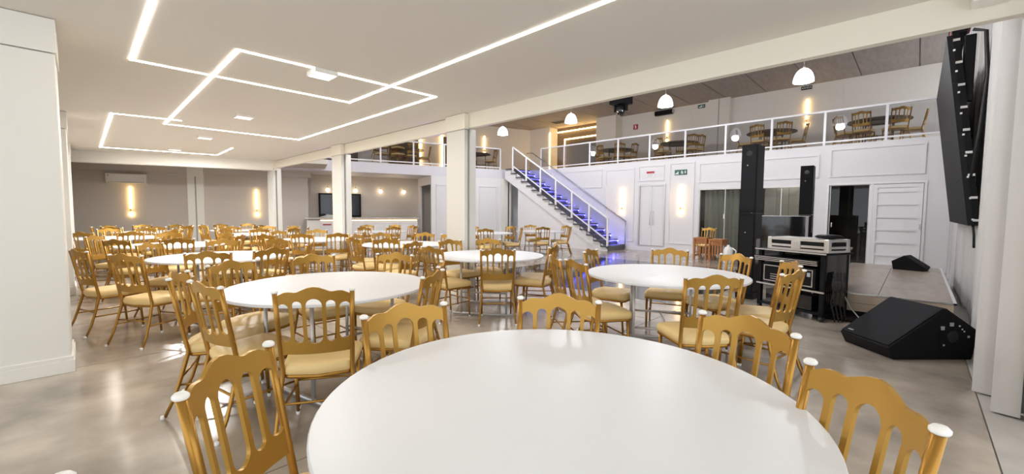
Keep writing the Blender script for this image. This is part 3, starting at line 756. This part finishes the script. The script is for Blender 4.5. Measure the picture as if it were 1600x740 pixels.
# stacked chairs upstairs above the bar
def chair_stack(u, v, n, name, z0=ZS):
    x, y, _ = bpos(u, v)
    for k in range(n):
        c = chair(x, y+0.03*k, -75, 1, z0+0.26*k); c['group'] = 'stacked chairs upstairs above the bar'
        c['label'] = 'dark golden chair, %s in the %s upstairs above the bar' % (('bottom one', 'second one', 'third one', 'topmost one')[k], name)
chair_stack(8.55, 0.9, 3, 'left stack'); chair_stack(9.15, 0.7, 3, 'middle stack'); chair_stack(12.05, 0.6, 2, 'right stack')

# ------------------------------------------------------------------ stage
SX0, SX1, SY0, SY1, SZ = 6.93, 11.35, -0.37, 1.0, 0.33
stg = struct(MB().box(SX0+0.02, SY0+0.02, 0.0, SX1, SY1-0.02, SZ-0.012).build('stage', JOINT), 'low tiled stage platform at the right', 'stage')
nx, ny = 5, 2
for i in range(nx):
    for j in range(ny):
        ax, bx_ = SX0+0.025+i*(SX1-SX0-0.05)/nx, SX0+0.025+(i+1)*(SX1-SX0-0.05)/nx
        ay, by_ = SY0+0.03+j*(SY1-SY0-0.06)/ny, SY0+0.03+(j+1)*(SY1-SY0-0.06)/ny
        MB().box(ax+0.003, ay+0.003, SZ-0.012, bx_-0.003, by_-0.003, SZ).build('stage_tile', STILE, stg)
for j, (a, b) in enumerate(((SY0+0.02, 0.16), (0.16, 0.62), (0.62, SY1-0.02))):
    for (z0, z1) in ((0.10, 0.205), (0.205, SZ-0.012)) if j == 1 else ((0.10, SZ-0.012),):
        MB().box(SX0+0.006, a+0.003, z0+0.002, SX0+0.02, b-0.003, z1-0.002).build('front_tile', SFACE, stg)
MB().box(SX0, SY0, SZ-0.014, SX0+0.025, SY1, SZ+0.003).build('front_nosing', ALU, stg)
MB().box(SX0, SY0, SZ-0.014, SX1, SY0+0.03, SZ+0.003).build('side_nosing', RAILW, stg)
MB().box(SX0+0.012, SY0+0.02, 0, SX0+0.022, SY1-0.02, 0.10).build('kick_strip', BLACK, stg)
tag(MB().box(SX0-0.28, 0.02, 0.0, SX0-0.02, 0.86, 0.045).build('cable_cover', BLACK, None, 0.012), 'flat black cable cover along the foot of the stage', 'cable cover')
cb = [(6.62, 0.62, 0.34), (6.66, 0.55, 0.18), (6.62, 0.44, 0.05), (6.45, 0.38, 0.015), (6.2, 0.36, 0.012), (5.95, 0.30, 0.012)]
tag(MB().tube(cb, 0.008, 6).build('white_cable', GREYP), 'thin pale cable running from the rack to the floor monitor', 'cable')

# ------------------------------------------------------------------ amplifier rack with flight case
fx, fy = 6.74, 1.61
rz = math.atan2(0.80-1.61, 6.36-6.74)
rk = thing('amplifier_rack', 'open black amplifier rack carrying the silver flight case', 'rack', (fx, fy, 0), rz)
L_, Dp = 0.90, 0.46   # local x runs along the front, local y backwards
for (x, y) in ((0.0, 0.0), (L_-0.05, 0.0), (0.0, Dp-0.05), (L_-0.05, Dp-0.05)):
    MB().box(x, y, 0.06, x+0.05, y+0.05, 0.84).build('post', BLACK, rk)
    MB().lathe([(0.03, -0.02), (0.034, -0.012), (0.034, 0.012), (0.03, 0.02)], 12, (x+0.025, y+0.025, 0.035), axis='x').build('castor', CABLE, rk)
MB().box(-0.03, -0.03, 0.84, L_+0.03, Dp+0.03, 0.865).build('top_board', BLACK, rk, 0.004)
MB().box(-0.032, -0.034, 0.845, L_+0.032, -0.03, 0.862).build('top_edge', ALU, rk)
MB().box(0.0, Dp-0.02, 0.08, L_, Dp, 0.84).build('back_panel', BGLOSS, rk)
MB().box(0.0, 0.0, 0.08, L_, Dp, 0.11).build('bottom_shelf', BLACK, rk)
MB().box(0.0, 0.0, 0.36, L_, Dp, 0.385).build('middle_shelf', BGLOSS, rk)
MB().box(-0.01, -0.012, 0.362, L_+0.01, 0.0, 0.382).build('shelf_edge', ALU, rk)
MB().box(L_-0.012, 0.03, 0.10, L_, Dp-0.03, 0.84).build('side_panel', BGLOSS, rk)
am = MB().box(0.07, -0.005, 0.40, L_-0.10, Dp-0.06, 0.66).build('amplifier', BLACK, rk)
MB().frame(0.10, 0.42, L_-0.13, 0.64, 0.012, -0.014, -0.005, 'xz').build('front_bezel', ALU, am)
for q in range(3): MB().box(0.2, -0.016, 0.455+q*0.03, 0.62, -0.006, 0.463+q*0.03).build('trim_bar', ALU, am)
MB().box(0.70, -0.016, 0.55, 0.74, -0.006, 0.60).build('rocker_switch', GREYP, am)
mx = MB().box(-0.02, -0.04, 0.70, L_-0.06, Dp-0.1, 0.765).build('mixer_tray', BLACK, rk)
for q in range(3): MB().box(-0.02, -0.048-0.006*q, 0.700+q*0.023, L_-0.06, -0.038, 0.710+q*0.023).build('silver_bar', ALU, mx)
pw = MB().box(0.12, 0.02, 0.12, 0.75, Dp-0.08, 0.30).build('power_unit', BGLOSS, rk)
for q in range(4):
    x = L_+0.03+q*0.012
    MB().tube([(x, 0.12+0.05*q, 0.62), (x+0.02, 0.12+0.05*q, 0.45), (x, 0.10+0.06*q, 0.25), (x+0.03, 0.12+0.05*q, 0.10), (x+0.02, 0.16+0.05*q, 0.012)], 0.009, 6).build('cable', CABLE, rk)
fc = thing('flight_case', 'silver edged flight case lying on the amplifier rack', 'flight case', (fx, fy, 0.866), rz)
a0, a1, b0, b1, hh = 0.12, 0.92, 0.02, 0.42, 0.165
MB().box(a0+0.008, b0+0.008, 0.008, a1-0.008, b1-0.008, hh-0.006).build('case_body', BLACK, fc)
for z, zt in ((0.0, 0.030), (0.048, 0.078), (0.130, hh)):
    MB().frame(a0, b0, a1, b1, 0.016, z, zt, 'xy').build('edge_rail', ALU, fc)
for x in (a0, a1-0.05):
    for y in (b0, b1-0.05):
        MB().box(x-0.004, y-0.004, 0, x+0.054, y+0.054, hh+0.002).build('corner', ALU, fc, 0.006)
MB().box(a0+0.01, b0+0.01, hh-0.006, a1-0.01, b1-0.01, hh).build('lid_panel', ALU, fc)
lt = MB().box(0.46, b0-0.012, 0.03, 0.58, b0+0.004, 0.135).build('latch_plate', ALU, fc)
MB().box(0.50, b0-0.024, 0.05, 0.54, b0-0.01, 0.115).build('butterfly_latch', SILVER, lt)
for z in (0.03, 0.115): MB().box(a1-0.004, 0.13, z, a1+0.014, 0.30, z+0.018).build('side_handle', BLACK, fc)
bb = MB().lathe([(0.02, 0.0), (0.10, 0.005), (0.125, 0.025), (0.10, 0.05), (0.04, 0.06)], 16)
o = bb.build('folded_bag', BLACK); o.location = (6.63, 0.80, 1.034); o.scale = (1, 1.25, 0.9); tag(o, 'soft black bag lying on the right end of the flight case', 'bag')
# cabinet on stage
cbn = thing('side_cabinet', 'grey cabinet with reddish wooden top standing on the stage', 'cabinet', (7.15, 0.72, SZ), 0)
MB().box(0, -0.05, 0.03, 0.48, 0.24, 0.52).build('carcass', GREYP, cbn); MB().box(-0.02, -0.075, 0.52, 0.5, 0.26, 0.55).build('wooden_top', WOODR, cbn)
MB().box(0.02, -0.055, 0.06, 0.46, -0.048, 0.50).build('door', GREYP, cbn); MB().box(0, -0.03, 0, 0.46, 0.22, 0.03).build('plinth', BLACK, cbn)

# ------------------------------------------------------------------ line array speakers, booth
def tower(x, y, h, lab, rzz):
    t = thing('speaker_tower', lab, 'speaker', (x, y, 0), rzz)
    MB().box(-0.02, -0.13, 0.0, 0.42, 0.13, 0.10).build('base', BLACK, t, 0.006)
    MB().box(0.0, -0.115, 0.10, 0.33, 0.115, h*0.56).build('lower_cabinet', BLACK, t, 0.006)
    u_ = MB().box(0.0, -0.115, h*0.56+0.006, 0.33, 0.115, h).build('upper_cabinet', BLACK, t, 0.006)
    MB().box(-0.008, -0.10, h*0.58, 0.0, 0.10, h-0.03).build('grille', GRILLE, u_)
    MB().lathe([(0.045, -0.012), (0.05, -0.006), (0.03, 0.0)], 16, (0, 0, h-0.14), axis='x').build('horn', BGLOSS, u_)
    MB().box(-0.010, -0.10, 0.14, 0.0, 0.10, h*0.54).build('grille', GRILLE, t)
    for z in (1.05, h-0.32): MB().lathe([(0.008, -0.014), (0.008, -0.008)], 8, (0, 0.02, z), axis='x').build('status_light', SIGNW, t)
    MB().box(0.07, -0.119, 0.55, 0.26, -0.113, 0.95).build('side_plate', BGLOSS, t)
tower(7.32, 1.93, 2.42, 'tall black speaker tower left of the amplifier rack', -0.05)
tower(10.7, 1.72, 2.36, 'farther black speaker tower in front of the white wall', 0.05)
bt = thing('glossy_booth', 'glossy black booth panel between the two speaker towers', 'booth', (9.3, 1.48, 0))
for k in range(3): MB().box(0, k*0.32, 0.0, 0.03, k*0.32+0.317, 1.30).build('front_panel', BGLOSS, bt)
MB().box(0, -0.0, 1.30, 0.45, 0.96, 1.308).build('top_ledge', ALU, bt)
for k in range(2): MB().box(0.03, 0.02+k*0.90, 0, 0.42, 0.04+k*0.90, 1.30).build('side_panel', BGLOSS, bt)

# ------------------------------------------------------------------ floor monitors (wedges)
def wedge(name, loc, rz_, sc, lab, detail=True):
    t = thing(name, lab, 'stage monitor', loc, rz_)
    P_ = [(0.0, 0.0), (0.74, 0.0), (0.79, 0.27), (0.47, 0.485), (-0.06, 0.115)]
    Wd = 0.56
    P_ = [(a*sc, b*sc) for a, b in P_]; Wd *= sc
    MB().prism(P_, 0, Wd, 'xz').build('cabinet', BLACK, t, 0.008*sc)
    A, B = Vector((P_[4][0], 0, P_[4][1])), Vector((P_[3][0], 0, P_[3][1])); n_ = Vector((-(B-A).z, 0, (B-A).x)).normalized()
    g = MB()
    for h in (0.002, 0.012):
        for (k, y) in ((0.03, 0.02), (0.97, 0.02), (0.97, 0.98), (0.03, 0.98)):
            p = A+(B-A)*k+n_*h*sc; g.v.append((p.x, y*Wd, p.z))
    for f in ((3,2,1,0),(4,5,6,7),(0,1,5,4),(1,2,6,5),(2,3,7,6),(3,0,4,7)): g.face(f)
    g.build('grille', GRILLE, t)
    if detail:
        p = A+(B-A)*0.09+n_*0.014; MB().box(p.x-0.01, Wd*0.78, p.z-0.004, p.x+0.01, Wd*0.88, p.z+0.003).build('badge', GREYP, t)
        for (x, z, s_) in ((0.44, 0.30, 0.017), (0.525, 0.335, 0.017), (0.46, 0.14, 0.008), (0.60, 0.32, 0.006), (0.625, 0.29, 0.006), (0.645, 0.27, 0.006), (0.69, 0.22, 0.01)):
            MB().box(x-s_, -0.006, z-s_, x+s_, 0.001, z+s_).build('socket', GREYP if s_ > 0.007 else SIGNW, t)
        MB().box(0.42, -0.003, 0.11, 0.68, 0.001, 0.30).build('connector_plate', BLACK, t)
        MB().lathe([(0.05, -0.008), (0.055, -0.002)], 16, (0.54, 0, 0.22), axis='y').build('carry_cup', CABLE, t)
    return t
wedge('floor_monitor', (5.22, 0.10, 0), math.atan2(-0.56, 0.56), 1.0, 'large black wedge monitor on the floor before the stage')
wedge('floor_monitor', (10.75, -0.18, SZ), math.radians(75), 0.55, 'small black wedge monitor on the back corner of the stage', False)

# ------------------------------------------------------------------ hanging LED screen
sc = thing('led_screen', 'huge dark led screen hanging tilted above the stage', 'screen', (6.9, -0.14, 3.36))
XL = 3.65; SH = 2.13; tl = 0.262
def sy(z): return tl*z/SH          # z negative downwards: leans to the curtain at the foot
nmx, nmz = 6, 4
b = MB()
for i in range(nmx):
    for j in range(nmz):
        x0_, x1_ = i*XL/nmx, (i+1)*XL/nmx; z0_, z1_ = -(j+1)*SH/nmz, -j*SH/nmz
        b = MB(); g = 0.0012
        for off in (0.0, -0.045):
            for (x, z) in ((x0_+g, z0_+g), (x1_-g, z0_+g), (x1_-g, z1_-g), (x0_+g, z1_-g)): b.v.append((x, sy(z)+off, z))
        for f in ((0,1,2,3),(7,6,5,4),(0,4,5,1),(1,5,6,2),(2,6,7,3),(3,7,4,0)): b.face(f)
        b.build('led_module', SCREEN, sc)
        cxx, czz = (x0_+x1_)/2, (z0_+z1_)/2
        MB().box(cxx-0.2, sy(czz)-0.10, czz-0.17, cxx+0.2, sy(czz)-0.05, czz+0.17).build('power_box', BLACK, sc)
for k in range(9):
    z = -0.06-k*(SH-0.12)/8
    MB().box(-0.010, sy(z)-0.10, z-0.013, 0.004, sy(z)-0.045, z+0.013).build('silver_clip', ALU, sc)
for k in range(9):
    z = -0.17-k*(SH-0.12)/8.5
    MB().box(-0.006, sy(z)-0.055, z-0.010, 0.004, sy(z)-0.036, z+0.010).build('pin', SIGNW, sc)
for k in range(nmx*1+1):
    x = k*XL/nmx
    x = min(max(x, 0.0), XL-0.03)
    b = MB()
    for z in (0.02, -SH):
        for (dx_, dy_) in ((0, -0.045), (0.03, -0.045), (0.03, -0.10), (0, -0.10)): b.v.append((x+dx_, sy(z)+dy_, z))
    for f in ((0,1,2,3),(7,6,5,4),(0,4,5,1),(1,5,6,2),(2,6,7,3),(3,7,4,0)): b.face(f)
    b.build('back_upright', BLACK, sc)
MB().box(0.0, -0.16, 0.02, XL, -0.04, 0.07).build('hanging_beam', BLACK, sc)
MB().tube([(0.25, -0.10, 0.07), (0.25, -0.10, ZH-3.36)], 0.012, 6).build('hanging_chain', BLACK, sc)
MB().tube([(XL-0.25, -0.10, 0.07), (XL-0.25, -0.10, ZH-3.36)], 0.012, 6).build('hanging_chain', BLACK, sc)
MB().box(0.02, -0.19, 0.07, 0.32, -0.03, 0.115).build('red_clamp', REDW, sc, 0.01)
MB().box(0.02, -0.235, -0.75, 0.10, -0.14, -0.02).build('cable_bundle', BLACK, sc, 0.01)
MB().tube([(0.0, -0.20, 0.02), (0.0, -0.30, -0.02), (-0.02, -0.33, -0.5), (0.0, -0.30, -1.1), (0.0, -0.26, -1.6)], 0.018, 6).build('cable', CABLE, sc)
MB().tube([(0.05, -0.30, -SH+0.05), (0.06, -0.32, -SH-0.1), (0.12, -0.33, -SH-0.25)], 0.012, 6).build('cable', CABLE, sc)

# ------------------------------------------------------------------ stage curtain
t = drape('stage_curtain', 4.27, 6.5, 0.012, ZH-0.05, 0.085, 0.2, 11, 'x', -0.53, flare=0.35).build('stage_curtain', CURT)
tag(t, 'pale grey floor-length drape closest to the camera at right', 'curtain')
t = drape('stage_curtain', 6.5, 9.6, 0.012, ZH-0.05, 0.085, 0.16, 13, 'x', -0.64, flare=0.1).build('stage_curtain', CURT)
tag(t, 'pale grey drape hanging behind the near part of the screen', 'curtain')
t = drape('stage_curtain', 9.6, XW-0.05, 0.012, ZH-0.05, 0.085, 0.16, 17, 'x', -0.64, flare=0.1).build('stage_curtain', CURT)
tag(t, 'pale grey drape behind the far part of the stage', 'curtain')
struct(MB().box(3.6, -1.3, 0, XW+0.2, -1.2, ZH).build('wall_stage', HALLW), 'white wall behind the drapes')
struct(MB().box(3.9, -1.25, 0, 4.24, -0.56, 2.63).build('trim_11', COLW), 'white jamb at the right edge')
MB_ = MB().box(4.06, -0.36, 2.72, 4.22, -0.19, 2.80).build('junction_box', WCAP, None, 0.006); tag(MB_, 'small white box fixed to the cream beam at top right', 'box')

# ------------------------------------------------------------------ signs
def board(name, lab, x, y0, y1, z0, z1, m_, edge=None):
    t = thing(name, lab, 'sign', (x-0.012, (y0+y1)/2, (z0+z1)/2))
    w_, h_ = abs(y1-y0), z1-z0
    MB().box(0, -w_/2, -h_/2, 0.012, w_/2, h_/2).build('plate', m_, t); return t, w_, h_
def put_text(t, body, size, y, z, m_=SIGNW):
    o = text_mesh(body, size, m_); o.parent = t; o.location = (-0.002, y, z); o.rotation_euler = (PI/2, 0, -PI/2); return o
t, w_, h_ = board('exit_sign', 'green emergency sign with white stair, runner and arrow symbols', XW, 5.53, 5.94, 2.61, 2.785, GREEN)
b = MB()
for k in range(4): b.box(-0.003, 0.19-0.03*k, -0.055, 0, 0.165-0.03*k, -0.035+0.022*k)
b.box(-0.003, 0.07, -0.06, 0, 0.18, -0.052)
b.build('stair_symbol', SIGNW, t)
b = MB(); b.lathe([(0.014, -0.003), (0.014, 0)], 10, (0, -0.035, 0.045), axis='x')
b.box(-0.003, -0.055, -0.01, 0, -0.02, 0.03); b.box(-0.003, -0.085, 0.0, 0, -0.05, 0.012); b.box(-0.003, -0.02, 0.005, 0, 0.01, 0.017); b.box(-0.003, -0.075, -0.055, 0, -0.052, -0.005); b.box(-0.003, -0.03, -0.06, 0, -0.012, -0.005)
b.build('runner_symbol', SIGNW, t)
b = MB().prism([(-0.175, 0.0), (-0.115, 0.0), (-0.145, -0.05)], -0.003, 0, 'yz'); b.box(-0.003, -0.158, 0.0, 0, -0.132, 0.05); b.build('arrow_symbol', SIGNW, t)
t, w_, h_ = board('notice_sign', 'white notice with a red band above the double door', XW, 6.65, 6.95, 2.60, 2.80, SIGNW)
MB().box(-0.003, -0.145, 0.02, 0, 0.145, 0.095).build('red_band', RED, t)
for k in range(3): MB().box(-0.002, -0.12+0.03*k, -0.02-0.03*k, 0, 0.12, -0.008-0.03*k).build('grey_line', GREYP, t)
t, w_, h_ = board('exit_sign', 'dark sign with white letters above a mezzanine sconce', XM, 2.86, 3.18, 5.71, 5.83, BLACK)
put_text(t, 'SAÍDA', 0.088, -0.03, 0.0); MB().prism([(0.145, 0.0), (0.105, 0.03), (0.105, -0.03)], -0.003, 0, 'yz').build('arrow_symbol', SIGNW, t)
t, w_, h_ = board('exit_sign', 'small dark green exit sign high on the mezzanine wall', XM, 6.46, 6.75, 5.66, 5.80, GREEN)
b = MB()
for k in range(3): b.box(-0.003, 0.11-0.03*k, -0.045, 0, 0.085-0.03*k, -0.02+0.02*k)
b.box(-0.003, -0.03, -0.04, 0, 0.01, 0.04); b.build('stair_symbol', SIGNW, t)
MB().prism([(-0.06, 0.012), (-0.11, 0.012), (-0.085, -0.04)], -0.003, 0, 'yz').build('arrow_symbol', SIGNW, t)
t, w_, h_ = board('extinguisher_sign', 'small red extinguisher sign on the mezzanine wall', XM, 9.41, 9.64, 5.17, 5.40, RED)
b = MB().box(-0.003, -0.03, -0.07, 0, 0.03, 0.04); b.box(-0.003, -0.012, 0.04, 0, 0.05, 0.07); b.build('extinguisher_symbol', SIGNW, t)

# ------------------------------------------------------------------ things on mezzanine ceiling and walls
pj = thing('moving_head_light', 'black moving head spotlight under the hall ceiling', 'spotlight', (11.9, 6.82, ZH))
MB().box(-0.22, -0.29, -1.15, 0.22, 0.29, -0.86).build('base', BLACK, pj, 0.02)
for s_ in (-1, 1): MB().box(-0.05, s_*0.19-0.025, -1.36, 0.05, s_*0.19+0.025, -1.15).build('yoke_arm', BLACK, pj)
MB().lathe([(0.09, -1.48), (0.14, -1.38), (0.145, -1.24), (0.1, -1.14)], 16).build('lamp_head', BGLOSS, pj)
MB().tube([(0, 0, -0.86), (0, 0, 0)], 0.03, 8).build('drop_pole', BLACK, pj)
ac = thing('air_curtain', 'long black air curtain unit high on the mezzanine wall', 'air curtain', (XM, 8.16, 5.70))
MB().box(-0.18, -0.40, -0.10, 0, 0.40, 0.10).build('housing', BLACK, ac, 0.03)
MB().lathe([(0.07, -0.42), (0.085, -0.405), (0.085, -0.40)], 16, (-0.1, 0, 0), axis='y').build('end_cap', GREYP, ac)
vt = thing('ceiling_vent', 'dark slotted vent in the ceiling by the mezzanine doorway', 'vent', (16.9, 13.0, ZH))
MB().frame(-0.3, -0.55, 0.3, 0.55, 0.04, -0.03, 0, 'xy').build('frame', SLAT, vt)
for k in range(6): MB().box(-0.26, -0.5+k*0.17, -0.024, 0.26, -0.4+k*0.17, -0.012).build('slat', BLACK, vt)

# ------------------------------------------------------------------ air conditioner on the back wall
a_ = thing('air_conditioner', 'white split air conditioner high on the greige back wall', 'air conditioner', bpos(0.44, VB, 2.17), SK)
MB().prism([(0, 0), (-0.15, 0.0), (-0.20, 0.06), (-0.20, 0.28), (-0.17, 0.30), (0, 0.30)], 0, 0.97, 'yz').build('housing', WCAP, a_, 0.008)
MB().box(0.05, -0.192, 0.012, 0.92, -0.10, 0.022).build('louvre', GREYP, a_); MB().box(0.02, -0.204, 0.045, 0.95, -0.199, 0.275).build('front_cover', WCAP, a_)
MB().box(0.05, -0.207, 0.21, 0.09, -0.203, 0.25).build('dark_emblem', GREYP, a_)

# ------------------------------------------------------------------ bar
br = thing('bar_counter', 'pale bar counter with warm light under its stone top', 'bar counter', bpos(5.98, 0.0), SK)
BL = 3.98
MB().box(0.0, 0.05, 0, BL, 0.10, 1.02).build('front_board', HALLW, br); MB().box(0.0, 0.10, 0, 0.06, 0.6, 1.02).build('end_panel', HALLW, br); MB().box(BL-0.06, 0.10, 0, BL, 0.6, 1.02).build('end_panel', HALLW, br)
MB().box(-0.06, -0.12, 1.05, BL+0.03, 0.62, 1.09).build('stone_top', STONE, br, 0.006)
MB().box(0.03, 0.04, 1.02, BL, 0.09, 1.05).build('top_support', HALLW, br)
MB().box(0.45, 0.035, 0.985, BL-0.03, 0.05, 1.01).build('led_line', LEDB, br)
for k in range(3):
    MB().frame(0.45+k*1.17, 0.10, 0.45+k*1.17+1.1, 0.90, 0.03, 0.035, 0.05, 'xz').build('panel_moulding', HALLW, br)
MB().box(0.06, 0.0, 0.0, 0.42, 0.05, 1.0).build('end_pilaster', COLW, br)
MB().box(0.52, 0.028, 0.82, 0.80, 0.036, 0.86).build('red_plate', RED, br)
tv = thing('television', 'big black television behind the bar', 'television', bpos(6.45, VBAR-0.1, 1.10), SK)
MB().box(0, 0.0, 0, 1.62, 0.08, 0.96).build('bezel', BLACK, tv, 0.008); MB().box(0.07, -0.006, 0.07, 1.55, 0.002, 0.9).build('screen', TVB, tv)
MB().box(0.5, 0.08, 0.3, 1.0, 0.10, 0.7).build('wall_bracket', BLACK, tv)
for u, nm in ((6.80, 'leftmost'), (7.86, 'second'), (8.87, 'third'), (9.86, 'rightmost')):
    g = thing('globe_lamp', '%s glowing globe lamp behind the bar' % nm, 'wall lamp', bpos(u, VBAR, 2.18), SK, 'globe lamps behind the bar')
    MB().lathe([(0.01, -0.075), (0.05, -0.056), (0.075, 0.0), (0.05, 0.056), (0.01, 0.075)], 16, (0, -0.12, 0)).build('globe', GLOBE, g)
    MB().tube([(0, -0.12, 0.07), (0, -0.12, 0.14), (0, 0.0, 0.14)], 0.012, 8).build('arm', BRASS, g)
lamp('bar_lamp', 'POINT', bpos(7.6, 1.2, 2.3), 4, (1, 0.78, 0.52), 0.1); lamp('bar_lamp', 'POINT', bpos(9.3, 1.2, 2.3), 4, (1, 0.78, 0.52), 0.1)
cl = MB(); r_ = random.Random(4)
n = 18; rings = 7
for i in range(rings+1):
    t_ = i/rings; rad = math.cos(t_*PI/2)**0.7
    for k in range(n):
        a = 2*PI*k/n; w_ = 1+0.22*math.sin(3*a+t_*4)+r_.uniform(-0.07, 0.07)
        cl.v.append((0.26*rad*w_*math.cos(a)+0.0, 0.13*rad*w_*math.sin(a), 0.115*math.sin(t_*PI/2)*(0.75+0.35*math.cos(a-0.3))))
for i in range(rings):
    for k in range(n): cl.face((i*n+k, i*n+(k+1) % n, (i+1)*n+(k+1) % n, (i+1)*n+k), True)
cl.face(tuple(range(n)))
o = cl.build('crumpled_cloth', SHEER); o.location = bpos(6.62, 0.25, 1.091); o.rotation_euler = (0, 0, SK); tag(o, 'crumpled pale cloth lying on the left end of the bar', 'cloth')

# ------------------------------------------------------------------ wooden tables, chair, jug by the glass door
def stool_table(x, y, lab, w_, d_, h):
    t = thing('wooden_table', lab, 'table', (x, y, 0), 0, 'orange wooden tables by the glass door')
    MB().box(0, 0, h-0.05, d_, w_, h).build('top', WOODO, t); MB().box(0.02, 0.02, h-0.17, d_-0.02, w_-0.02, h-0.05).build('apron', WOODO, t)
    for px in (0.0, d_-0.05):
        for py in (0.0, w_-0.05): MB().box(px, py, 0, px+0.05, py+0.05, h-0.05).build('leg', WOODO, t)
    for py in (0.0, w_-0.04): MB().box(0.04, py, 0.10, d_-0.04, py+0.03, 0.14).build('foot_rail', WOODO, t)
    for q in range(3): MB().box(0.01, 0.09+q*(w_-0.14)/3, 0.14, 0.03, 0.12+q*(w_-0.14)/3, h-0.17).build('slat', WOODO, t)
stool_table(12.35, 3.86, 'orange wooden side table by the glass door, right one of two', 0.36, 0.5, 0.62)
stool_table(12.45, 4.30, 'orange wooden side table by the glass door, left one of two', 0.38, 0.5, 0.64)
c = chair(12.95, 4.42, 175, 1); c['label'] = 'golden chair behind the orange wooden side tables by the glass door'; c['group'] = 'single chairs'
jg = thing('water_jug', 'white plastic jug standing beside the orange side tables', 'jug', (12.1, 3.62, 0))
MB().lathe([(0.10, 0.0), (0.115, 0.03), (0.115, 0.36), (0.085, 0.44), (0.035, 0.46), (0.035, 0.50)], 18).build('body', WCAP, jg)
MB().tube([(0, -0.105, 0.12), (0, -0.19, 0.2), (0, -0.19, 0.36), (0, -0.10, 0.42)], 0.018, 8).build('handle', WCAP, jg)

# ------------------------------------------------------------------ purple uplights beside the columns
for (yy, lab) in ((5.30, 'purple floor uplight beside the thick column'), (9.70, 'purple floor uplight beside the second column'), (14.4, 'purple floor uplight beside the farthest column')):
    t = thing('floor_uplight', lab, 'uplight', (XB+0.22, yy, 0), 0, 'purple uplights by the columns')
    MB().lathe([(0.06, 0.0), (0.065, 0.02), (0.055, 0.20), (0.045, 0.22)], 14).build('housing', CABLE, t)
    MB().lathe([(0.04, 0.221), (0.038, 0.228)], 14).build('lens', PURP, t)
    l = lamp('uplight_beam', 'SPOT', (0, 0, 0.24), 60, (0.45, 0.15, 1.0), 0.04, rot=(0, PI-0.22, 0), parent=t); l.data.spot_size = 0.9; l.data.spot_blend = 0.6
